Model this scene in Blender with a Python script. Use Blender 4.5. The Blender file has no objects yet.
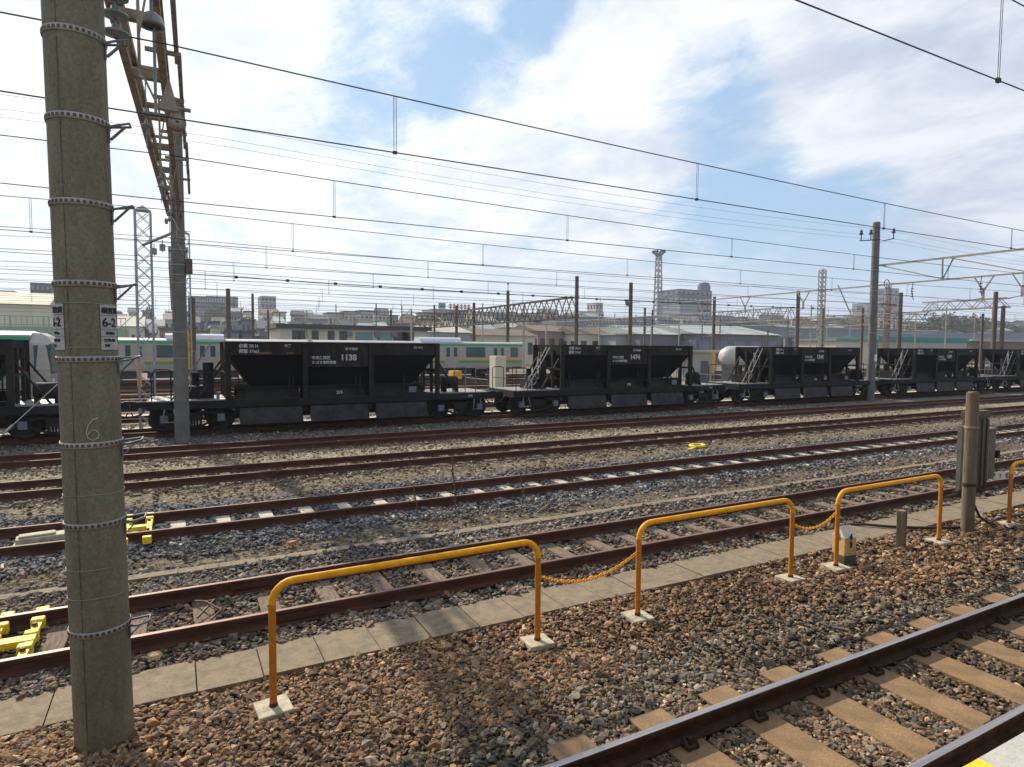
import bpy, bmesh, math, random
import numpy as np
from mathutils import Vector, Matrix, Euler
random.seed(7); RNG = np.random.default_rng(11)
R = math.radians
scene = bpy.context.scene
col = scene.collection

# ------------------------------------------------------------------ camera
F_PX, YAW, PIT, ROL, CZ = 628.418, 1.0764764, 0.0561407, 0.0063891, 2.786
_v = Vector((math.cos(YAW)*math.cos(PIT), math.sin(YAW)*math.cos(PIT), -math.sin(PIT)))
_r = Vector((math.sin(YAW), -math.cos(YAW), 0)); _u = _r.cross(_v)
_r2 = math.cos(ROL)*_r + math.sin(ROL)*_u; _u2 = -math.sin(ROL)*_r + math.cos(ROL)*_u
cam_d = bpy.data.cameras.new('camera'); cam = bpy.data.objects.new('camera', cam_d); col.objects.link(cam)
cam_d.sensor_fit = 'HORIZONTAL'; cam_d.sensor_width = 36; cam_d.lens = F_PX*36/1024
cam_d.clip_start = .05; cam_d.clip_end = 8000
M3 = Matrix((_r2, _u2, -_v)).transposed().to_4x4(); M3.translation = Vector((0, 0, CZ)); cam.matrix_world = M3
scene.camera = cam
def ray(px, py): return _v*F_PX + _r2*(px-512) - _u2*(py-383.5)
def at(px, py, Y):
    q = ray(px, py); t = Y/q.y; return Vector((q.x*t, Y, q.z*t+CZ))
def grd(px, py, z=-.17):
    q = ray(px, py); t = (z-CZ)/q.z; return Vector((q.x*t, q.y*t, z))

# ------------------------------------------------------------------ world, sun, exposure
SUN_DIR = Vector((-.235, 1.0, .72)).normalized()
elev = math.asin(SUN_DIR.z)
world = bpy.data.worlds.new('World'); scene.world = world; world.use_nodes = True
wt = world.node_tree; wn = wt.nodes; wl = wt.links; wn.clear()
def N(t, **k):
    n = wn.new(t)
    for a, b in k.items(): setattr(n, a, b)
    return n
wo = N('ShaderNodeOutputWorld'); bg = N('ShaderNodeBackground'); wl.new(bg.outputs[0], wo.inputs[0])
sky = N('ShaderNodeTexSky'); sky.sky_type = 'NISHITA'; sky.sun_disc = False
sky.sun_elevation = elev; sky.sun_rotation = math.atan2(SUN_DIR.x, SUN_DIR.y)
sky.air_density = 1.2; sky.dust_density = 1.0; sky.ozone_density = 1.5
bg.inputs[1].default_value = .080
tc = N('ShaderNodeTexCoord')
def wmath(op, a, b=None, c=None, clamp=False):
    n = N('ShaderNodeMath', operation=op, use_clamp=clamp)
    for i, x in enumerate((a, b, c)):
        if x is None: continue
        if isinstance(x, (int, float)): n.inputs[i].default_value = x
        else: wl.new(x, n.inputs[i])
    return n.outputs[0]
sp = N('ShaderNodeSeparateXYZ'); wl.new(tc.outputs['Generated'], sp.inputs[0])
zz = wmath('ADD', wmath('MAXIMUM', sp.outputs[2], 0.0), .16)
cb = N('ShaderNodeCombineXYZ'); wl.new(wmath('DIVIDE', sp.outputs[0], zz), cb.inputs[0]); wl.new(wmath('DIVIDE', sp.outputs[1], zz), cb.inputs[1])
def wnoise(scale, detail, rough, dist, off):
    n = N('ShaderNodeTexNoise'); n.inputs['Scale'].default_value = scale; n.inputs['Detail'].default_value = detail
    n.inputs['Roughness'].default_value = rough; n.inputs['Distortion'].default_value = dist
    m = N('ShaderNodeMapping'); m.inputs['Location'].default_value = off; m.inputs['Rotation'].default_value = (0, 0, .5)
    m.inputs['Scale'].default_value = (1, .75, 1)
    wl.new(cb.outputs[0], m.inputs[0]); wl.new(m.outputs[0], n.inputs['Vector']); return n.outputs[0]
n1 = wnoise(1.9, 12, .70, .5, (3.1, 1.7, 0)); n2 = wnoise(8.0, 10, .72, .3, (0, 5, 2)); n3 = wnoise(2.2, 8, .62, .3, (9, 2, 4))
cov = wmath('ADD', wmath('MULTIPLY', n1, .75), wmath('MULTIPLY', n2, .42))
def blob(px, py, width, amt):           # a soft opening (or bank) in the cloud deck in one direction of the sky
    global cov
    d = ray(px, py).normalized(); v = N('ShaderNodeVectorMath', operation='DOT_PRODUCT'); nn = N('ShaderNodeVectorMath', operation='NORMALIZE')
    wl.new(tc.outputs['Generated'], nn.inputs[0]); wl.new(nn.outputs[0], v.inputs[0]); v.inputs[1].default_value = d
    c = math.cos(width); mr = N('ShaderNodeMapRange', interpolation_type='SMOOTHSTEP')
    mr.inputs['From Min'].default_value = c; mr.inputs['From Max'].default_value = 1; mr.inputs['To Min'].default_value = 0; mr.inputs['To Max'].default_value = amt
    wl.new(v.outputs['Value'], mr.inputs[0]); cov = wmath('ADD', cov, mr.outputs[0])
for b in [(400, 58, .13, -.13), (470, 84, .10, -.20), (535, 12, .07, -.16), (215, 95, .12, -.13), (300, 62, .14, -.10), (345, 150, .14, -.07), (620, 120, .07, -.06), (712, 95, .11, -.20), (745, 150, .11, -.18), (735, 205, .10, -.14), (800, 225, .14, -.22), (865, 205, .11, -.18), (890, 240, .14, -.14), (700, 235, .1, -.10), (965, 250, .1, -.10),
          (640, 60, .14, .16), (850, 60, .28, .20), (930, 140, .20, .20), (560, 120, .16, .12), (60, 120, .35, .18), (230, 190, .24, .16), (250, 15, .16, .12), (600, 190, .12, .10), (480, 160, .14, .10), (1000, 200, .12, .12)]:
    blob(*b)
mask = N('ShaderNodeMapRange', interpolation_type='SMOOTHSTEP'); mask.inputs['From Min'].default_value = .36; mask.inputs['From Max'].default_value = .70
wl.new(cov, mask.inputs[0])
# cloud brightness: white towards the sun, greyer away from it
sd = N('ShaderNodeVectorMath', operation='DOT_PRODUCT'); wl.new(tc.outputs['Generated'], sd.inputs[0]); sd.inputs[1].default_value = SUN_DIR
glow = N('ShaderNodeMapRange', interpolation_type='SMOOTHSTEP'); glow.inputs['From Min'].default_value = .30; glow.inputs['From Max'].default_value = .98
wl.new(sd.outputs['Value'], glow.inputs[0])
thick = N('ShaderNodeMapRange', interpolation_type='SMOOTHSTEP'); thick.inputs['From Min'].default_value = .38; thick.inputs['From Max'].default_value = .66; wl.new(n3, thick.inputs[0])
ccol = N('ShaderNodeMix', data_type='RGBA'); ccol.inputs[6].default_value = (8.9, 9.3, 10.1, 1); ccol.inputs[7].default_value = (5.6, 6.3, 7.9, 1)
wl.new(thick.outputs[0], ccol.inputs[0])
gm = N('ShaderNodeMix', data_type='RGBA'); wl.new(glow.outputs[0], gm.inputs[0]); wl.new(ccol.outputs[2], gm.inputs[6])
bright = N('ShaderNodeMix', data_type='RGBA'); bright.inputs[6].default_value = (12.0, 12.1, 12.1, 1); bright.inputs[7].default_value = (8.8, 9.7, 10.6, 1); wl.new(thick.outputs[0], bright.inputs[0]); wl.new(bright.outputs[2], gm.inputs[7])
# clear sky: Nishita lifted a little by high thin veil
veil = N('ShaderNodeMix', data_type='RGBA'); veil.inputs[0].default_value = .62; veil.inputs[7].default_value = (4.9, 7.5, 10.7, 1)
wl.new(sky.outputs[0], veil.inputs[6])
sk = N('ShaderNodeMix', data_type='RGBA'); wl.new(mask.outputs[0], sk.inputs[0]); wl.new(veil.outputs[2], sk.inputs[6]); wl.new(gm.outputs[2], sk.inputs[7])
# haze band at the horizon
hz = N('ShaderNodeMapRange', interpolation_type='SMOOTHSTEP'); hz.inputs['From Min'].default_value = .0; hz.inputs['From Max'].default_value = .22
hz.inputs['To Min'].default_value = .85; hz.inputs['To Max'].default_value = 0; wl.new(sp.outputs[2], hz.inputs[0])
hc = N('ShaderNodeMix', data_type='RGBA'); wl.new(glow.outputs[0], hc.inputs[0]); hc.inputs[6].default_value = (6.2, 7.2, 8.8, 1); hc.inputs[7].default_value = (8.6, 9.4, 10.0, 1)
hm = N('ShaderNodeMix', data_type='RGBA'); wl.new(hz.outputs[0], hm.inputs[0]); wl.new(sk.outputs[2], hm.inputs[6]); wl.new(hc.outputs[2], hm.inputs[7])
wl.new(hm.outputs[2], bg.inputs[0])
ld = bpy.data.lights.new('sun', 'SUN'); ld.energy = 5.0; ld.angle = R(.6); ld.color = (1, .88, .70)
lo = bpy.data.objects.new('sun', ld); col.objects.link(lo); lo.rotation_euler = SUN_DIR.to_track_quat('Z', 'Y').to_euler(); lo.location = (0, 0, 50)
vs = scene.view_settings; vs.view_transform = 'Standard'; vs.look = 'None'; vs.gamma = 1; vs.use_curve_mapping = False; vs.exposure = 0.30
scene.render.resolution_x = 1024; scene.render.resolution_y = 767
scene.cycles.max_bounces = 5

# ------------------------------------------------------------------ helpers
def tag(o, label=None, cat=None, group=None, kind=None):
    if label: o['label'] = label
    if cat: o['category'] = cat
    if group: o['group'] = group
    if kind: o['kind'] = kind
    return o
def empty(name, loc=(0, 0, 0), rz=0, label=None, cat=None, group=None):
    o = bpy.data.objects.new(name, None); col.objects.link(o); o.location = loc; o.rotation_euler = (0, 0, rz); o.empty_display_size = .2
    return tag(o, label, cat, group)
def kids(o): return [c for c in bpy.data.objects if c.parent == o]
def copy_tree(o, parent=None, label=None, loc=None):
    ch = CH.get(o.name, [])
    c = o.copy(); col.objects.link(c); c.parent = parent
    CH[c.name] = []
    if parent: CH.setdefault(parent.name, []).append(c)
    if label: c['label'] = label
    if loc is not None: c.location = loc
    for k in list(ch): copy_tree(k, c)
    return c
CH = {}
class MB:
    def __init__(s): s.v = []; s.f = []; s.m = []; s.sm = []
    def add(s, vs, fs, mi=0, smooth=False):
        b = len(s.v); s.v += [tuple(x) for x in vs]
        for f in fs: s.f.append([b+i for i in f]); s.m.append(mi); s.sm.append(smooth)
        return s
    def box(s, c, d, mi=0, rot=None):
        x, y, z = d[0]/2, d[1]/2, d[2]/2
        vs = [Vector((sx*x, sy*y, sz*z)) for sz in (-1, 1) for sy in (-1, 1) for sx in (-1, 1)]
        if rot is not None:
            rm = Euler(rot).to_matrix(); vs = [rm @ q for q in vs]
        c = Vector(c); return s.add([q+c for q in vs], [(0, 2, 3, 1), (4, 5, 7, 6), (0, 1, 5, 4), (2, 6, 7, 3), (0, 4, 6, 2), (1, 3, 7, 5)], mi)
    def span(s, a, b, mi=0):
        return s.box([(a[i]+b[i])/2 for i in range(3)], [abs(b[i]-a[i]) for i in range(3)], mi)
    def frame(s, p, q):
        d = (Vector(q)-Vector(p)).normalized(); up = Vector((0, 0, 1)) if abs(d.z) < .95 else Vector((1, 0, 0))
        a = d.cross(up).normalized(); b = a.cross(d).normalized(); return a, b
    def bar(s, p, q, w, h=None, mi=0):
        h = h or w; a, b = s.frame(p, q); p = Vector(p); q = Vector(q)
        c = [(-.5, -.5), (.5, -.5), (.5, .5), (-.5, .5)]
        vs = [p+a*w*i+b*h*j for i, j in c]+[q+a*w*i+b*h*j for i, j in c]
        return s.add(vs, [(0, 1, 2, 3), (7, 6, 5, 4), (0, 4, 5, 1), (1, 5, 6, 2), (2, 6, 7, 3), (3, 7, 4, 0)], mi)
    def cyl(s, p, q, r0, r1=None, n=12, mi=0, smooth=True, cap=True):
        r1 = r0 if r1 is None else r1; a, b = s.frame(p, q); p = Vector(p); q = Vector(q)
        vs = []
        for c, r in ((p, r0), (q, r1)):
            for i in range(n):
                t = 2*math.pi*i/n; vs.append(c+(a*math.cos(t)+b*math.sin(t))*r)
        s.add(vs, [(i, (i+1) % n, n+(i+1) % n, n+i) for i in range(n)], mi, smooth)
        if cap: s.add(vs, [tuple(range(n-1, -1, -1)), tuple(range(n, 2*n))], mi)
        return s
    def tube(s, pts, r, n=8, mi=0, closed=False):
        pts = [Vector(p) for p in pts]; m = len(pts); vs = []; up = None
        for k, p in enumerate(pts):
            if closed: d = (pts[(k+1) % m]-pts[k-1]).normalized()
            else: d = (pts[min(k+1, m-1)]-pts[max(k-1, 0)]).normalized()
            if up is None: up = Vector((0, 0, 1)) if abs(d.z) < .9 else Vector((0, 1, 0))
            a = d.cross(up)
            if a.length < 1e-4: a = d.cross(Vector((1, .1, 0)))
            a.normalize(); b = a.cross(d).normalized(); up = b
            for i in range(n):
                t = 2*math.pi*i/n; vs.append(p+(a*math.cos(t)+b*math.sin(t))*r)
        fs = []
        for k in range(m if closed else m-1):
            k2 = (k+1) % m
            for i in range(n): fs.append((k*n+i, k*n+(i+1) % n, k2*n+(i+1) % n, k2*n+i))
        s.add(vs, fs, mi, True)
        if not closed: s.add(vs, [tuple(range(n-1, -1, -1)), tuple(range((m-1)*n, m*n))], mi)
        return s
    def lathe(s, prof, n=16, mi=0, c=(0, 0, 0), axis='Z', smooth=True):
        vs = []
        for r, z in prof:
            for i in range(n):
                t = 2*math.pi*i/n; q = (r*math.cos(t), r*math.sin(t), z)
                if axis == 'X': q = (q[2], q[0], q[1])
                if axis == 'Y': q = (q[0], q[2], q[1])
                vs.append(Vector(q)+Vector(c))
        m = len(prof)
        return s.add(vs, [(k*n+i, k*n+(i+1) % n, (k+1)*n+(i+1) % n, (k+1)*n+i) for k in range(m-1) for i in range(n)], mi, smooth)
    def extr(s, prof, x0, x1, mi=0):     # profile of (y,z) extruded along x
        n = len(prof); vs = [(x0, y, z) for y, z in prof]+[(x1, y, z) for y, z in prof]
        s.add(vs, [(i, (i+1) % n, n+(i+1) % n, n+i) for i in range(n)], mi); return s.add(vs, [tuple(range(n-1, -1, -1)), tuple(range(n, 2*n))], mi)
    def build(s, name, mat, parent=None, loc=None, rz=0, bevel=0):
        me = bpy.data.meshes.new(name); me.from_pydata(s.v, [], s.f)
        for m in (mat if isinstance(mat, (list, tuple)) else [mat]): me.materials.append(m)
        me.polygons.foreach_set('material_index', s.m); me.polygons.foreach_set('use_smooth', s.sm); me.update()
        bm = bmesh.new(); bm.from_mesh(me); bmesh.ops.recalc_face_normals(bm, faces=bm.faces[:]); bm.to_mesh(me); bm.free()
        o = bpy.data.objects.new(name, me); col.objects.link(o); CH[o.name] = []
        if parent: o.parent = parent; CH.setdefault(parent.name, []).append(o)
        if loc is not None: o.location = loc
        o.rotation_euler = (0, 0, rz)
        if bevel:
            b = o.modifiers.new('bevel', 'BEVEL'); b.width = bevel; b.segments = 2; b.limit_method = 'ANGLE'
        return o
def text_mb(body, size, mi=0, align='LEFT', bold=0.0, depth=.002):
    c = bpy.data.curves.new('lettering', 'FONT'); c.body = body; c.size = size; c.align_x = align; c.extrude = depth; c.offset = bold; c.resolution_u = 3
    o = bpy.data.objects.new('lettering', c); col.objects.link(o)
    dg = bpy.context.evaluated_depsgraph_get(); dg.update(); me = o.evaluated_get(dg).to_mesh()
    vs = [v.co.copy() for v in me.vertices]; fs = [tuple(p.vertices) for p in me.polygons]
    o.evaluated_get(dg).to_mesh_clear(); bpy.data.objects.remove(o); bpy.data.curves.remove(c)
    return vs, fs
def put_text(mb, body, size, origin, mi=0, align='LEFT', bold=0.0, rz=0):   # text standing in the XZ plane, facing -Y (rz turns it about Z)
    vs, fs = text_mb(body, size, align=align, bold=bold); o = Vector(origin); rm = Matrix.Rotation(rz, 3, 'Z')
    mb.add([o+rm @ Vector((v.x, -v.z, v.y)) for v in vs], fs, mi)

# ------------------------------------------------------------------ materials
def mat(name, c1, c2=None, scale=4, rough=.8, metal=0, bump=0, bscale=None, detail=6, c3=None, stretch=(1, 1, 1), spec=.5, lo=.35, hi=.65, obj=True, coat=0, grain=0, gscale=60):
    m = bpy.data.materials.new(name); m.use_nodes = True; t = m.node_tree; b = t.nodes['Principled BSDF']
    b.inputs['Roughness'].default_value = rough; b.inputs['Metallic'].default_value = metal
    b.inputs['Specular IOR Level'].default_value = spec; b.inputs['Coat Weight'].default_value = coat
    tcn = t.nodes.new('ShaderNodeTexCoord'); mp = t.nodes.new('ShaderNodeMapping'); mp.inputs['Scale'].default_value = stretch
    t.links.new(tcn.outputs['Object'], mp.inputs[0])
    c2 = c2 or tuple(x*.75 for x in c1)
    n = t.nodes.new('ShaderNodeTexNoise'); n.inputs['Scale'].default_value = scale; n.inputs['Detail'].default_value = detail; n.inputs['Roughness'].default_value = .65
    t.links.new(mp.outputs[0], n.inputs['Vector'])
    cr = t.nodes.new('ShaderNodeValToRGB'); e = cr.color_ramp.elements
    e[0].position = lo; e[0].color = (*c2, 1); e[1].position = hi; e[1].color = (*c1, 1)
    if c3: x = e.new((lo+hi)/2); x.color = (*c3, 1)
    t.links.new(n.outputs[0], cr.inputs[0]); t.links.new(cr.outputs[0], b.inputs['Base Color'])
    if grain:
        g1 = t.nodes.new('ShaderNodeTexNoise'); g1.inputs['Scale'].default_value = gscale; g1.inputs['Detail'].default_value = 6; g1.inputs['Roughness'].default_value = .8; t.links.new(tcn.outputs['Object'], g1.inputs['Vector'])
        g2 = t.nodes.new('ShaderNodeMapRange'); g2.inputs['From Min'].default_value = .32; g2.inputs['From Max'].default_value = .68; g2.inputs['To Min'].default_value = 1-grain; g2.inputs['To Max'].default_value = 1+grain; t.links.new(g1.outputs[0], g2.inputs[0])
        g3 = t.nodes.new('ShaderNodeVectorMath'); g3.operation = 'SCALE'; t.links.new(cr.outputs[0], g3.inputs[0]); t.links.new(g2.outputs[0], g3.inputs['Scale']); t.links.new(g3.outputs[0], b.inputs['Base Color'])
    if bump:
        n2 = t.nodes.new('ShaderNodeTexNoise'); n2.inputs['Scale'].default_value = bscale or scale*4; n2.inputs['Detail'].default_value = 4
        t.links.new(mp.outputs[0], n2.inputs['Vector']); bp = t.nodes.new('ShaderNodeBump'); bp.inputs['Strength'].default_value = bump; bp.inputs['Distance'].default_value = .02
        t.links.new(n2.outputs[0], bp.inputs['Height']); t.links.new(bp.outputs[0], b.inputs['Normal'])
    return m
M = {}
M['rail'] = mat('rail_rust', (.105, .042, .026), (.055, .022, .015), 9, .75, .1, .3, 60, spec=.3, stretch=(.3, 1, 1))
M['railtop'] = mat('rail_head_polished', (.46, .42, .42), (.30, .27, .27), 3, .38, .8, stretch=(.2, 8, 1))
M['railtop_rust'] = mat('rail_head_rust', (.22, .12, .085), (.12, .06, .04), 3, .5, .35, stretch=(.2, 8, 1))
M['railtop_dull'] = mat('rail_head_dull', (.17, .085, .058), (.11, .05, .034), 3, .7, .1, stretch=(.2, 8, 1))
M['rail_dark'] = mat('rail_side_brown', (.075, .038, .024), (.035, .020, .014), 9, .8, .0, .3, 60, spec=.2)
M['sleeper_rusty'] = mat('concrete_sleeper_rust_stained', (.27, .168, .080), (.15, .09, .042), 3.2, .8, 0, .25, 40, grain=.28, gscale=50)
M['sleeper_wood'] = mat('sleeper_weathered_timber', (.29, .21, .14), (.10, .07, .05), 5, .9, 0, .8, 30, stretch=(9, .8, 4), c3=(.19, .135, .095))
M['sleeper_pale'] = mat('concrete_sleeper_pale', (.50, .455, .37), (.34, .30, .24), 4, .85, 0, .2, 40)
M['sleeper_dark'] = mat('sleeper_tarred_timber', (.12, .085, .06), (.06, .045, .035), 6, .9, 0, .6, 30, stretch=(8, 1, 4))
M['slab'] = mat('walkway_concrete', (.235, .180, .115), (.145, .112, .074), 9, .9, 0, .35, 90, c3=(.195, .150, .098), grain=.35, gscale=70)
M['joint'] = mat('joint_dirt', (.05, .04, .03))
M['pole'] = mat('pole_concrete', (.200, .178, .112), (.095, .082, .055), 5.0, .85, 0, .4, 60, detail=12, stretch=(1, 1, .35), c3=(.150, .132, .084), lo=.25, hi=.8, grain=.38, gscale=45)
M['pole_grey'] = mat('pole_concrete_grey', (.165, .155, .14), (.10, .096, .09), 2.5, .9, 0, .2, 40)
M['pole_brown'] = mat('pole_brown', (.13, .095, .07), (.08, .06, .045), 2, .9)
M['galv'] = mat('galvanised_steel', (.30, .30, .29), (.19, .19, .185), 8, .6, .3)
M['band'] = mat('band_steel', (.36, .355, .34), (.22, .215, .20), 8, .6, .2)
M['beam_rusty'] = mat('beam_rust_stained_paint', (.31, .26, .19), (.17, .11, .065), 6, .7, .1, .2, 30, c3=(.26, .215, .155))
M['beam_pale'] = mat('beam_pale_steel', (.36, .345, .30), (.26, .225, .18), 5, .6, .2)
M['lattice_white'] = mat('lattice_grey_paint', (.38, .385, .41), (.26, .26, .28), 5, .6, .2)
M['lattice_rust'] = mat('lattice_rust', (.30, .14, .08), (.17, .08, .05), 6, .8)
M['wire'] = mat('wire_dark', (.045, .047, .05), (.03, .03, .033), 4, .6, .4)
M['porcelain'] = mat('porcelain_grey', (.20, .215, .21), (.14, .15, .15), 5, .3)
M['ins_dark'] = mat('insulator_dark', (.04, .05, .08), None, 5, .3)
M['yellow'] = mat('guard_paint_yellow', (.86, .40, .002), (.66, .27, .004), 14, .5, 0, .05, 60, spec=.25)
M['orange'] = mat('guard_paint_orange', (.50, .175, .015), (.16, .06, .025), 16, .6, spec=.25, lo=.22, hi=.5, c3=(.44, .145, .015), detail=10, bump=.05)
M['base'] = mat('base_plate_pale', (.50, .45, .33), (.30, .26, .18), 12, .8, 0, .2, 80, grain=.25)
M['bright_yellow'] = mat('bright_yellow_paint', (.80, .58, .02), (.30, .20, .04), 22, .6, lo=.25, hi=.5, detail=10)
M['bolt'] = mat('bolt_brown', (.14, .08, .04), (.07, .04, .03), 10, .7, .3)
M['wag'] = mat('wagon_black', (.021, .021, .023), (.010, .010, .011), 3, .75, 0, .15, 20, spec=.2)
M['wag_dark'] = mat('wagon_hopper_black', (.010, .010, .012), (.006, .006, .007), 3, .8, spec=.12)
M['wag_band'] = mat('wagon_side_dusty_black', (.042, .031, .023), (.010, .009, .009), 3.5, .75, 0, .1, 20, spec=.2, c3=(.019, .016, .014), stretch=(1, 1, .5), lo=.3, hi=.7, grain=.3, gscale=12)
M['wag_post'] = mat('wagon_post_brownish', (.028, .024, .021), (.013, .012, .011), 3, .8, spec=.2)
M['wag_chute'] = mat('wagon_chute_blue_black', (.046, .044, .048), (.014, .014, .017), 3.0, .6, 0, .1, 15, spec=.25)
M['wag_deck'] = mat('wagon_deck_plate', (.30, .28, .27), (.17, .16, .155), 4, .5, .3)
M['wag_grey'] = mat('axlebox_bluegrey', (.15, .17, .20), (.09, .10, .12), 8, .6)
M['wheel'] = mat('wheel_black', (.014, .012, .011), (.007, .006, .006), 5, .8, 0)
M['white'] = mat('white_paint', (.75, .75, .73), (.62, .62, .60), 8, .6); M['letter'] = mat('stencil_white', (.50, .50, .48), (.36, .36, .34), 8, .7)
M['rustbit'] = mat('rust_smear', (.20, .08, .03), (.10, .045, .02), 10, .8)
M['train'] = mat('train_stainless', (.40, .37, .34), (.33, .305, .285), 1.5, .38, .45, stretch=(.2, 1, 6))
M['train_green'] = mat('train_green', (.04, .33, .13), (.03, .28, .11), 3, .5)
M['train_orange'] = mat('train_orange', (.80, .30, .08), (.72, .26, .07), 3, .5)
M['train_glass'] = mat('train_glass_teal', (.03, .11, .11), (.02, .06, .065), 1.2, .12, stretch=(.6, 1, .2))
M['train_under'] = mat('train_underframe', (.05, .055, .065), (.03, .03, .035), 2, .7)
M['train_roof'] = mat('train_roof_grey', (.30, .31, .34), (.24, .25, .27), 2, .6)
M['ac'] = mat('aircon_silver', (.70, .71, .74), (.60, .61, .64), 3, .35, .3)
M['post_wood'] = mat('old_brown_post', (.185, .13, .085), (.10, .07, .05), 5, .85, 0, .5, 40, stretch=(3, 3, .4))
M['relay_box'] = mat('relay_box_brown', (.11, .085, .06), (.06, .045, .032), 4, .8, 0, .3, 20, stretch=(5, 5, .4))
M['relay_side'] = mat('relay_box_greyish', (.15, .14, .115), (.09, .085, .07), 4, .75)
M['stone_marker'] = mat('marker_stone_white', (.68, .66, .58), (.52, .47, .36), 14, .9, 0, .3, 60)
M['stone_ochre'] = mat('marker_stone_ochre', (.60, .40, .17), (.45, .28, .12), 9, .9, 0, .3, 60)
M['stone_dirty'] = mat('marker_stone_dirty', (.10, .09, .08), (.05, .045, .04), 9, .9, 0, .4, 60)
M['black'] = mat('ink_black', (.02, .02, .02))
M['ink_grey'] = mat('ink_grey', (.16, .15, .15))
M['rubber'] = mat('cable_black', (.02, .02, .022), None, 4, .6)
M['chalk'] = mat('chalk', (.55, .54, .48), (.36, .34, .28), 40, .95)
M['weed'] = mat('dry_weed', (.17, .09, .045), (.10, .055, .03), 20, .9)
M['platform'] = mat('platform_white_tile', (.50, .50, .46), (.36, .36, .33), 6, .7, 0, .1, 60, grain=.15)
M['platform_side'] = mat('platform_concrete', (.28, .27, .25), (.2, .19, .18), 2, .9, 0, .3, 30)
def hz_mat(n, c, r=.8):
    c = tuple(x*.66 for x in c); return mat(n, c, tuple(x*.86 for x in c), .35, r)
M['cream'] = hz_mat('wall_cream', (.88, .82, .62)); M['darkroof'] = hz_mat('roof_dark', (.07, .075, .09)); M['winblue'] = hz_mat('window_teal', (.20, .36, .38), .2)
M['windark'] = hz_mat('window_dark', (.06, .07, .08), .2); M['greymetal'] = hz_mat('shed_grey', (.24, .24, .28)); M['mintroof'] = hz_mat('roof_mint', (.50, .56, .55))
M['greentrim'] = hz_mat('trim_green', (.05, .34, .29)); M['offwhite'] = hz_mat('wall_offwhite', (.58, .56, .50)); M['bluebld'] = hz_mat('tower_bluegrey', (.07, .10, .15))
M['bluebld2'] = hz_mat('tower_light', (.30, .34, .40)); M['pink'] = hz_mat('wall_pinkish', (.45, .30, .27)); M['brownroof'] = hz_mat('roof_brown', (.22, .15, .11))
M['concrete'] = hz_mat('wall_concrete', (.36, .36, .35)); M['bridge'] = hz_mat('fence_pale_green', (.42, .60, .44)); M['red'] = hz_mat('sign_red', (.55, .05, .09)); M['signgreen'] = hz_mat('sign_green', (.05, .30, .22))
M['viaduct'] = hz_mat('viaduct_grey', (.24, .28, .34)); M['orange_bright'] = mat('sign_orange', (.75, .36, .02)); M['tankwhite'] = hz_mat('tank_white', (.72, .70, .66), .4)
M['foliage'] = mat('foliage_green', (.075, .105, .035), (.035, .055, .02), .6, .8); M['foliage2'] = mat('foliage_autumn', (.14, .095, .04), (.07, .06, .025), .6, .8); M['bark'] = mat('bark', (.10, .075, .05))
M['hill'] = mat('hill_scrub', (.10, .13, .11), (.07, .09, .08), .02, .95)

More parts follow.
